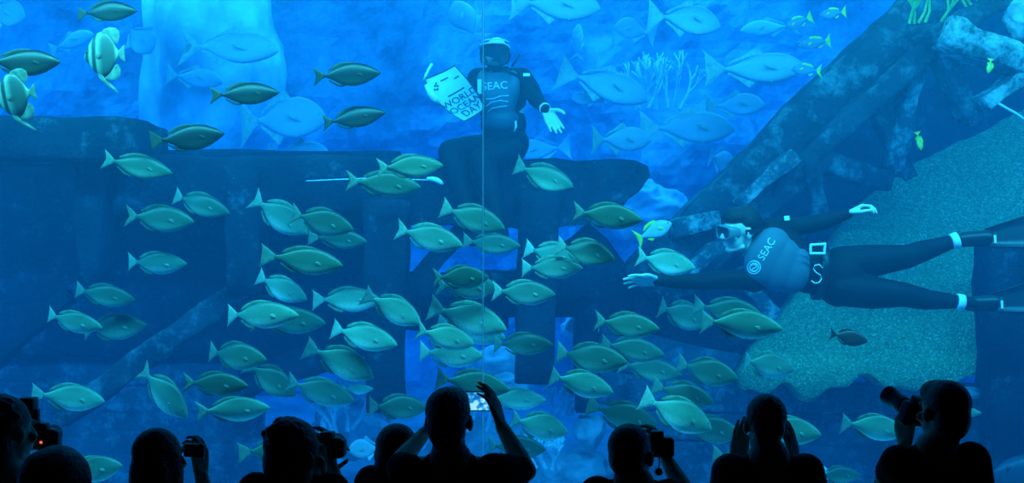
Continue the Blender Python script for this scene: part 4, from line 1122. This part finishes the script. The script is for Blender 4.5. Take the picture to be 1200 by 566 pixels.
# poster: a curled sheet with dark border and printing
def poster():
    corners = (K(497, 93, -.38), K(533, 77, -.34), K(569, 128, -.30), K(545, 143, -.34))   # top-left, top-right, bottom-right, bottom-left
    def at(u, v, off=0):
        a = corners[0].lerp(corners[1], u); b = corners[3].lerp(corners[2], u); q = a.lerp(b, v)
        curl = .05*(2*u-1)**2 + .03*math.sin(v*5) 
        # the lower left border sweeps in a curve
        return q + Vector((0, -curl-off, 0)) + Vector((-.035, 0, -.05))*math.sin(v*math.pi)*(1-u)*.7 + Vector((.02, 0, .0))*math.sin(v*math.pi)*u
    e = thing('poster', 'tilted pale poster with dark lettering held by the kneeling diver', 'poster')
    def sheet(name, u0, v0, u1, v1, off, th, mat, n=14):
        bm = bmesh.new(); A = []; B = []
        for j in range(n+1):
            A.append([bm.verts.new(at(u0+(u1-u0)*i/n, v0+(v1-v0)*j/n, off)) for i in range(n+1)])
            B.append([bm.verts.new(at(u0+(u1-u0)*i/n, v0+(v1-v0)*j/n, off-th)) for i in range(n+1)])
        for j in range(n):
            for i in range(n):
                bm.faces.new((A[j][i], A[j+1][i], A[j+1][i+1], A[j][i+1])); bm.faces.new((B[j][i], B[j][i+1], B[j+1][i+1], B[j+1][i]))
        rim = lambda G: [G[0][i] for i in range(n+1)]+[G[j][n] for j in range(1, n+1)]+[G[n][i] for i in range(n-1, -1, -1)]+[G[j][0] for j in range(n-1, 0, -1)]
        a, b = rim(A), rim(B)
        for i in range(len(a)): bm.faces.new((a[i], a[(i+1) % len(a)], b[(i+1) % len(a)], b[i]))
        return obj(name, bm, mat, e, False)
    pale = plain('poster_paper', (.60,.72,.70), .6, .2, noise=.06, nscale=4); ink = plain('poster_ink', (.02,.06,.10), .6, .2)
    sheet('board', 0, 0, 1, 1, 0, .006, ink); sheet('paper', .03, .03, .97, .97, .003, .002, pale)
    lu = (corners[1]-corners[0]).length; lv = (corners[3]-corners[0]).length
    def write(s, u, v, size, name='lettering', stretch=1.0):
        def wr(co): return at(u+co.x/lu*stretch, v-co.y/lv, .006+co.z)
        return text_mesh(name, s, size, ink, e, Matrix.Identity(4), .003, wr)
    write('WORLD', .52, .56, .066); write('OCEAN', .54, .71, .068); write('DAY', .57, .86, .080)
    # small print and the two little emblems along the upper part
    for k, (u0, u1, v) in enumerate(((.38, .62, .13), (.72, .88, .20), (.30, .8, .42))):
        sheet('small_print', u0, v, u1, v+.025, .0045, .0012, ink, 4)
    bm = bmesh.new()
    for k in range(9):
        a = 2*math.pi*k/9
        c0 = at(.18+.06*math.cos(a*2.3), .20+.05*math.sin(a*1.7), .005)
        bmesh.ops.create_icosphere(bm, subdivisions=1, radius=.009, matrix=Matrix.Translation(c0) @ Matrix.Diagonal((1, .25, 1, 1)))
    obj('emblem', bm, ink, e, False)
    tubes('clip', [K(497, 94, -.45), K(499, 88, -.46), K(503, 80, -.44), K(506, 75, -.42)], .010, 'white', e)
    tubes('edge_tube', [at(-.02, .12, .02), at(-.02, .25, .03), at(-.02, .38, .03), at(0, .47, .02)], [.014, .024, .024, .012], 'white', e)
poster()
# ---------------------------------------------------------------- the spectators in the dark hall, seen from behind
M['shirt_dark'] = plain('dark_cotton', (.020,.022,.026), .9, .1, noise=.3, nscale=5)
M['shirt_grey'] = plain('grey_cotton', (.09,.10,.11), .9, .1, noise=.25, nscale=5)
M['shirt_red'] = plain('dark_red_cotton', (.10,.02,.02), .9, .1, noise=.3, nscale=5)
M['trousers'] = plain('dark_trousers', (.015,.016,.02), .9, .1)
M['shoe'] = plain('black_shoe', (.012,.012,.012), .6, .3)
M['cam_black'] = plain('black_camera_plastic', (.014,.014,.015), .45, .4)
M['glassdark'] = plain('camera_lens_glass', (.01,.012,.02), .08, .7)
M['chrome'] = plain('camera_metal', (.45,.46,.47), .3, .5, metal=.6)
M['skin'] = skin
def emit(name, col, st):
    m = bpy.data.materials.new(name); m.use_nodes = True; nt = m.node_tree; nt.nodes.clear()
    o = N(nt, 'ShaderNodeOutputMaterial'); e = N(nt, 'ShaderNodeEmission'); e.inputs['Color'].default_value = (*col, 1); e.inputs['Strength'].default_value = st
    nt.links.new(e.outputs[0], o.inputs['Surface']); return m
M['red_led'] = emit('red_indicator_light', (1, .06, .03), 3.0)

def spectator(label, Y, top, hx, hw=50, face=(0, 1, 0), tilt=(0, 0, 1), sh=None, shw=.19, arms=None, shirt='shirt_dark', hair='short', hairmat='hair', neck_dx=0, lean=0, sl=.10):
    """standing onlooker. hx, top: middle and top of the head in pixels; sh: (left x, right x, y) of the shoulders in pixels.
    arms: for each side elbow, wrist (px, py, extra depth) and the hand's direction, palm and thumb"""
    e = thing('person', label, 'person')
    def Q(px, py, dy=0): return P(px, py, Y+dy)
    ztop = P(0, top, Y).z; x0 = P(hx, 0, Y).x
    s = (hw*Y/F)/.158
    R = frame(face, tilt)
    hc = Vector((x0, Y+.02, ztop-.122*s))
    f = Flesh(); w = Flesh()
    head_flesh(f, hc, R, s)
    shL, shR = Q(sh[0], sh[2]), Q(sh[1], sh[2])
    mid = (shL+shR)/2
    nb = mid + Vector((0, -.01, .035))
    f.cap(hc+R @ Vector((0, .03, -.06))*s, .056*s, nb, .062)
    zs = mid.z
    hip = Vector((mid.x, Y+lean, zs*.60))
    f.cap(nb, .075, hip, .09); f.cap(shL, .045, shR, .045)
    w.cap(shL+V(.03, 0, -.03), .070, shR+V(-.03, 0, -.03), .070)
    w.cap(mid+V(-.05, 0, .012), .050, mid+V(.05, 0, .012), .050)
    wd = (shR-shL).length
    w.oval(mid+V(0, .0, -.19), (wd*.47+.012, .125, .24)); w.oval((mid+hip)/2+V(0, 0, -.05), (wd*.40+.01, .115, .22)); w.oval(hip+V(0, 0, -.02), (wd*.42+.01, .125, .16))
    kn = zs*.33
    for sg in (-1, 1):
        hx_ = hip+V(sg*.085, 0, -.05); k = Vector((hip.x+sg*.095, Y+.02, kn)); a = Vector((hip.x+sg*.10, Y-.02, .09))
        f.chain([(hx_, .078), (k, .052), (a, .036)]); f.cap(a+V(0, 0, -.03), .036, a+V(0, .14, -.055), .030)
    t = Flesh()
    for sg in (-1, 1):
        hx_ = hip+V(sg*.085, 0, -.05); k = Vector((hip.x+sg*.095, Y+.02, kn)); a = Vector((hip.x+sg*.10, Y-.02, .12))
        t.chain([(hx_, .105), (k, .072), (a, .058)])
    t.oval(hip+V(0, 0, -.03), (wd*.42+.005, .12, .14))
    for sd, spec in (arms or {}).items():
        S0 = shL if sd == 'L' else shR
        el, wr = Q(*spec['el']), Q(*spec['wr'])
        f.chain([(S0, .047), (S0.lerp(el, .35), .043), (el, .036), (el.lerp(wr, .3), .036), (wr, .025)])
        slv = spec.get('sleeve', .55)
        if slv <= 1: w.chain([(S0+V(0, 0, -.01), .068), (S0.lerp(el, slv), .058)])
        else: w.chain([(S0+V(0, 0, -.01), .068), (el, .050), (el.lerp(wr, slv-1), .040)])
        hd = spec.get('hand')
        if hd: hand_flesh(f, wr, hd[0], hd[1], hd[2], hd[3] if len(hd) > 3 else (.6, .65, .7, .75), .98, .8, .04)
    for sd, S0, sg in (('L', shL, -1), ('R', shR, 1)):
        if sd not in (arms or {}):
            el = S0+V(sg*.05, .0, -.28); wr = S0+V(sg*.04, .08, -.52)
            f.chain([(S0, .047), (el, .036), (wr, .025)]); w.chain([(S0, .068), (S0.lerp(el, .7), .058)])
            hand_flesh(f, wr, (0, .1, -1), (-sg, 0, 0), (0, 1, 0), (.3, .35, .4, .45))
    f.done('body', skin, e, .0058, 4)
    w.done('shirt', M[shirt], e, .009, 5)
    t.done('trousers', M['trousers'], e, .012, 4)
    for sg in (-1, 1):
        b = Flesh(); a = Vector((hip.x+sg*.10, Y-.02, .045))
        b.cap(a+V(0, -.02, 0), .045, a+V(0, .17, -.008), .037); b.done('shoe', M['shoe'], e, .01, 3)
    h = Flesh()
    def T(x, y, z): return hc+R @ (Vector((x, y, z))*s)
    def O(c, r): h.oval(T(*c), tuple(k*s for k in r), R)
    if hair == 'short':
        O((0, .03, .045), (.081, .096, .084)); O((0, .058, -.01), (.070, .066, .085)); O((0, -.02, .075), (.068, .072, .05))
    if hair == 'crop':
        O((0, .028, .042), (.078, .094, .083)); O((0, .06, .0), (.066, .058, .07))
    if hair == 'tousled':
        O((0, .03, .045), (.084, .098, .088)); O((0, .06, -.015), (.074, .066, .09))
        rnd = random.Random(3)
        for k in range(60):
            a = rnd.uniform(0, 6.28); b_ = rnd.uniform(.2, 1.4)
            d = Vector((math.cos(a)*math.cos(b_), .2+math.sin(a)*math.cos(b_), math.sin(b_)))
            h.cap(T(0, .03, .045)+R @ d*.07*s, .02, T(0, .03, .045)+R @ (d*.083*s), .014)
    if hair == 'long':
        O((0, .03, .04), (.080, .098, .088)); O((-.01, .06, -.06), (.092, .078, .14)); O((-.02, .06, -.20), (.118, .072, .18)); O((-.02, .05, -.32), (.125, .065, .14))
        O((-.06, .01, -.06), (.04, .06, .13)); O((.062, .02, -.05), (.034, .05, .11))
    if hair == 'hood':
        O((0, .03, .02), (.092, .10, .10)); O((-.035, .04, .02), (.062, .09, .088)); O((.035, .04, .02), (.062, .09, .088)); O((0, .05, -.08), (.098, .09, .14))
    if hair == 'bob':
        O((0, .03, .04), (.086, .10, .09)); O((0, .055, -.04), (.086, .075, .11)); O((-.05, .02, -.07), (.04, .06, .08)); O((.05, .03, -.07), (.04, .06, .08))
    h.done('hair', M[hairmat], e, .0065, 3)
    return e, hc, R, s

def cam_thing(name, label, cat, c, R, kind, group='cameras held by onlookers'):
    """hand-held camera; local -Y is where the lens looks, X is its width"""
    e = thing(name, label, cat, group); 
    e.matrix_world = Matrix.Translation(c) @ R.to_4x4() @ Matrix.Diagonal((.8, .8, .8, 1))
    def rbox(nm, a, b, mat, bev=.006, parent=e, lab=None):
        bm = bmesh.new(); box(bm, a, b)
        bmesh.ops.bevel(bm, geom=bm.edges[:], offset=bev, segments=3, affect='EDGES', profile=.5)
        return obj(nm, bm, M[mat] if isinstance(mat, str) else mat, parent, True, lab)
    def cyl(nm, p0, p1, r0, r1, mat, parent=e, lab=None):
        p0, p1 = Vector(p0), Vector(p1); q = (p1-p0).to_track_quat('Z', 'Y').to_matrix().to_4x4()
        bm = bmesh.new(); bmesh.ops.create_cone(bm, cap_ends=True, segments=28, radius1=r0, radius2=r1, depth=(p1-p0).length, matrix=Matrix.Translation((p0+p1)/2) @ q)
        bmesh.ops.bevel(bm, geom=[x for x in bm.edges if len(x.link_faces) == 2 and x.calc_face_angle(0) > 1], offset=.002, segments=2, affect='EDGES')
        return obj(nm, bm, M[mat], parent, False, lab)
    if kind == 'slr':
        rbox('body', (-.068, -.028, -.048), (.068, .028, .044), 'cam_black', .01)
        rbox('grip', (-.078, -.048, -.046), (-.046, .02, .036), 'cam_black', .01)
        rbox('viewfinder_hump', (-.03, -.03, .035), (.03, .034, .072), 'cam_black', .009)
        l = cyl('lens', (0, -.028, 0), (0, -.12, 0), .034, .036, 'cam_black'); cyl('lens_hood', (0, -.118, 0), (0, -.15, 0), .036, .043, 'cam_black', l); cyl('front_glass', (0, -.118, 0), (0, -.124, 0), .030, .030, 'glassdark', l)
        cyl('mode_dial', (.046, 0, .044), (.046, 0, .055), .012, .012, 'cam_black')
        rbox('rear_screen', (-.04, .027, -.034), (.034, .031, .022), 'glassdark', .002)
    if kind == 'long':
        rbox('body', (-.07, -.03, -.055), (.07, .03, .05), 'cam_black', .01)
        rbox('grip', (-.078, -.048, -.055), (-.046, .02, .036), 'cam_black', .01)
        rbox('viewfinder_hump', (-.03, -.03, .04), (.03, .036, .078), 'cam_black', .009)
        l = cyl('lens', (0, -.028, 0), (0, -.15, 0), .036, .038, 'cam_black'); cyl('zoom_ring', (0, -.07, 0), (0, -.105, 0), .041, .041, 'cam_black', l); cyl('lens_hood', (0, -.148, 0), (0, -.195, 0), .040, .046, 'cam_black', l); cyl('front_glass', (0, -.15, 0), (0, -.156, 0), .033, .033, 'glassdark', l)
        rbox('rear_screen', (-.04, .029, -.036), (.034, .033, .024), 'glassdark', .002)
    if kind == 'compact':
        rbox('body', (-.05, -.014, -.03), (.05, .014, .03), 'cam_black', .006)
        l = cyl('lens', (.005, -.014, 0), (.005, -.034, 0), .024, .021, 'chrome'); cyl('front_glass', (.005, -.0335, 0), (.005, -.036, 0), .015, .015, 'glassdark', l)
        rbox('rear_screen', (-.044, .013, -.024), (.028, .016, .024), 'glassdark', .002)
        cyl('shutter_button', (-.03, 0, .03), (-.03, 0, .036), .007, .007, 'chrome')
    return e, rbox, cyl

# 1 far left, face behind a raised camera
HAND_HOLD_R = ((-.25, .35, .9), (-.7, .4, -.2), (-.2, .8, .3), (.8, .85, .9, .95))
spectator('onlooker cut by the left edge, head lowered behind a camera with red light', 4.45, 466, 8, 54, (.55, .83, 0), (0, 0, 1), (-42, 52, 566), hair='tousled',
    arms={'R': dict(el=(66, 572, .18), wr=(52, 537, .26), hand=((-.1, .3, .95), (-.95, .2, 0), (-.2, .9, .2), (.5, .6, .7, .8)), sleeve=1.4)})
c, rbox, cyl = cam_thing('camera', 'black camera with glowing red light and tall flash at the lower left', 'camera', P(49, 514, 4.62), frame((.0, 1, 0), (0, 0, 1)), 'slr')
cyl('indicator_light', (-.008, .030, -.012), (-.008, .034, -.012), .006, .006, 'red_led', c, 'glowing red indicator light')
fl = rbox('flash', (.03, -.045, .125), (.10, .03, .185), 'cam_black', .008, c)
rbox('flash_foot', (.012, -.02, .06), (.07, .02, .135), 'cam_black', .006, fl); rbox('flash_window', (.036, -.052, .133), (.094, -.044, .177), 'glassdark', .002, fl)
# 2 the hooded one in front of it
spectator('onlooker with dark rounded head low at the lower left, in front of the red light', 4.2, 520, 69, 66, (.1, 1, 0), (0, 0, 1), (30, 112, 600), hair='hood')
# 3 woman with long hair
spectator('long haired woman raising a small camera, second group from the left', 4.45, 503, 188, 48, (.6, .8, 0), (0, 0, 1), (150, 232, 592), hair='long', hairmat='hair2',
    arms={'R': dict(el=(247, 606, .1), wr=(236, 558, .16), hand=((-.1, .1, 1), (-.8, .5, 0), (-.3, .6, .4), (.6, .7, .8, .8)), sleeve=1.5)})
cam_thing('compact_camera', 'small camera held by the long haired woman', 'camera', P(228, 528, 4.53), frame((.35, .93, 0), (0, 0, 1)), 'compact')
# 4 tousled head with camera
spectator('photographer with tousled short hair, camera at the face, left of centre', 4.45, 493, 347, 55, (.65, .75, 0), (.05, 0, 1), (300, 388, 572), hair='tousled', hairmat='hair2',
    arms={'R': dict(el=(401, 596, .05), wr=(389, 548, .2), hand=((-.15, .1, 1), (-.9, .3, 0), (-.3, .8, .3), (.5, .6, .8, .9)), sleeve=.9),
          'L': dict(el=(318, 612, .2), wr=(368, 556, .3), hand=((.5, .2, .85), (.5, .6, -.2), (.6, -.2, .5)), sleeve=1.3)})
cam_thing('camera', 'black camera at the face of the tousled photographer', 'camera', P(384, 524, 4.66), frame((.15, .98, 0), (0, 0, 1)), 'slr')
cs = tubes('camera_strap', [P(379, 534, 4.58), P(377, 545, 4.55), P(378, 560, 4.53), P(380, 580, 4.52)], .005, 'cam_black')
tag(cs, 'thin strap dangling from the tousled photographer camera', 'strap')
# 5 half-hidden head
spectator('onlooker with bobbed hair, head half hidden by the raised arm of the phone man', 4.75, 498, 463, 46, (-.15, 1, 0), (.05, 0, 1), (436, 500, 566), hair='bob', hairmat='hair2')
# 6 the man with the phone
spectator('man holding up a phone with both arms raised, centre of the row', 4.4, 455, 526, 52, (.12, 1, .0), (0, 0, 1), (478, 578, 550), hair='short', shirt='shirt_dark',
    arms={'L': dict(el=(464, 547, .06), wr=(497, 508, .30), hand=((.45, .25, .85), (.85, .2, -.3), (.2, .9, .2), (.35, .4, .45, .5)), sleeve=.5),
          'R': dict(el=(617, 552, .10), wr=(588, 500, .28), hand=((-.30, .08, .95), (-.85, .35, -.2), (-.2, .8, .3), (.30, .32, .34, .38)), sleeve=.72)})
ph = thing('phone', 'phone with a glowing picture held up by the man in the centre', 'phone')
ph.matrix_world = Matrix.Translation(P(553, 470, 4.76)) @ frame((0, 1, 0), (0, 0, 1)).to_4x4()
bm = bmesh.new(); box(bm, (-.074, -.004, -.037), (.074, .004, .037)); bmesh.ops.bevel(bm, geom=bm.edges[:], offset=.003, segments=2, affect='EDGES'); obj('case', bm, M['cam_black'], ph, True)
scr = bpy.data.materials.new('lit_phone_screen'); scr.use_nodes = True; nt = scr.node_tree; nt.nodes.clear()
o_ = N(nt, 'ShaderNodeOutputMaterial'); e_ = N(nt, 'ShaderNodeEmission'); tc = N(nt, 'ShaderNodeTexCoord'); nz = N(nt, 'ShaderNodeTexNoise'); nz.inputs['Scale'].default_value = 55; nz.inputs['Detail'].default_value = 3
rr = ramp(nt, [(.35, (.0, .10, .45)), (.52, (.02, .35, .8)), (.62, (.35, .85, 1))])
nt.links.new(tc.outputs['Object'], nz.inputs['Vector']); nt.links.new(nz.outputs['Fac'], rr.inputs['Fac']); nt.links.new(rr.outputs['Color'], e_.inputs['Color']); e_.inputs['Strength'].default_value = 1; nt.links.new(e_.outputs[0], o_.inputs['Surface'])
bm = bmesh.new(); box(bm, (-.068, .0042, -.033), (.068, .0052, .033)); obj('screen', bm, scr, ph, False, 'glowing screen with a blue picture')
# 7 the head with the camera and strap
spectator('onlooker with close cropped hair and a camera with hanging strap, right of centre', 4.45, 497, 741, 50, (.45, .89, 0), (0, 0, 1), (700, 784, 580), hair='crop', shirt='shirt_red',
    arms={'R': dict(el=(803, 578, .12), wr=(782, 540, .26), hand=((-.35, .15, .9), (-.8, .4, -.2), (-.2, .8, .3), (.5, .6, .7, .8)), sleeve=.4)})
cam_thing('camera', 'black camera lifted by the close cropped onlooker right of centre', 'camera', P(770, 523, 4.68), frame((.1, .99, 0), (0, 0, 1)), 'slr')
cs = thing('camera_strap', 'hanging strap with a dark lens cap under the camera right of centre', 'strap')
tubes('cord', [P(772, 533, 4.60), P(773, 541, 4.59), P(772, 549, 4.59)], .003, 'cam_black', cs)
bm = bmesh.new(); bmesh.ops.create_cone(bm, cap_ends=True, segments=20, radius1=.015, radius2=.013, depth=.012, matrix=Matrix.Translation(P(772, 553, 4.59)) @ Matrix.Rotation(1.4, 4, 'X')); obj('lens_cap', bm, M['cam_black'], cs, False)
# 8 both hands at the face
spectator('onlooker with both hands cupped beside the face, right of centre', 4.45, 462, 898, 48, (0, 1, 0), (0, 0, 1), (856, 944, 550), hair='crop', shirt='shirt_grey',
    arms={'L': dict(el=(846, 584, .12), wr=(865, 549, .14), hand=((.10, .12, .97), (.75, .6, -.1), (.2, .9, .2), (.2, .2, .25, .3)), sleeve=.6),
          'R': dict(el=(956, 584, .12), wr=(932, 549, .14), hand=((-.12, .12, .97), (-.75, .6, -.1), (-.2, .9, .2), (.2, .2, .25, .3)), sleeve=.6)})
# 9 the tall photographer on the right
spectator('tall photographer in dark collared shirt lifting a long camera, far right', 4.4, 447, 1106, 50, (-.35, .94, 0), (.04, 0, 1), (1054, 1138, 540), hair='short', shirt='shirt_dark',
    arms={'L': dict(el=(1036, 566, .10), wr=(1060, 522, .24), hand=((.1, .15, 1), (.7, .5, -.1), (.4, .8, .2), (.6, .7, .8, .8)), sleeve=.5)})
cam_thing('camera', 'black camera with long lens raised by the tall photographer at right', 'camera', P(1072, 484, 4.64), frame((-.36, .85, .32), (.15, 0, 1)), 'long')
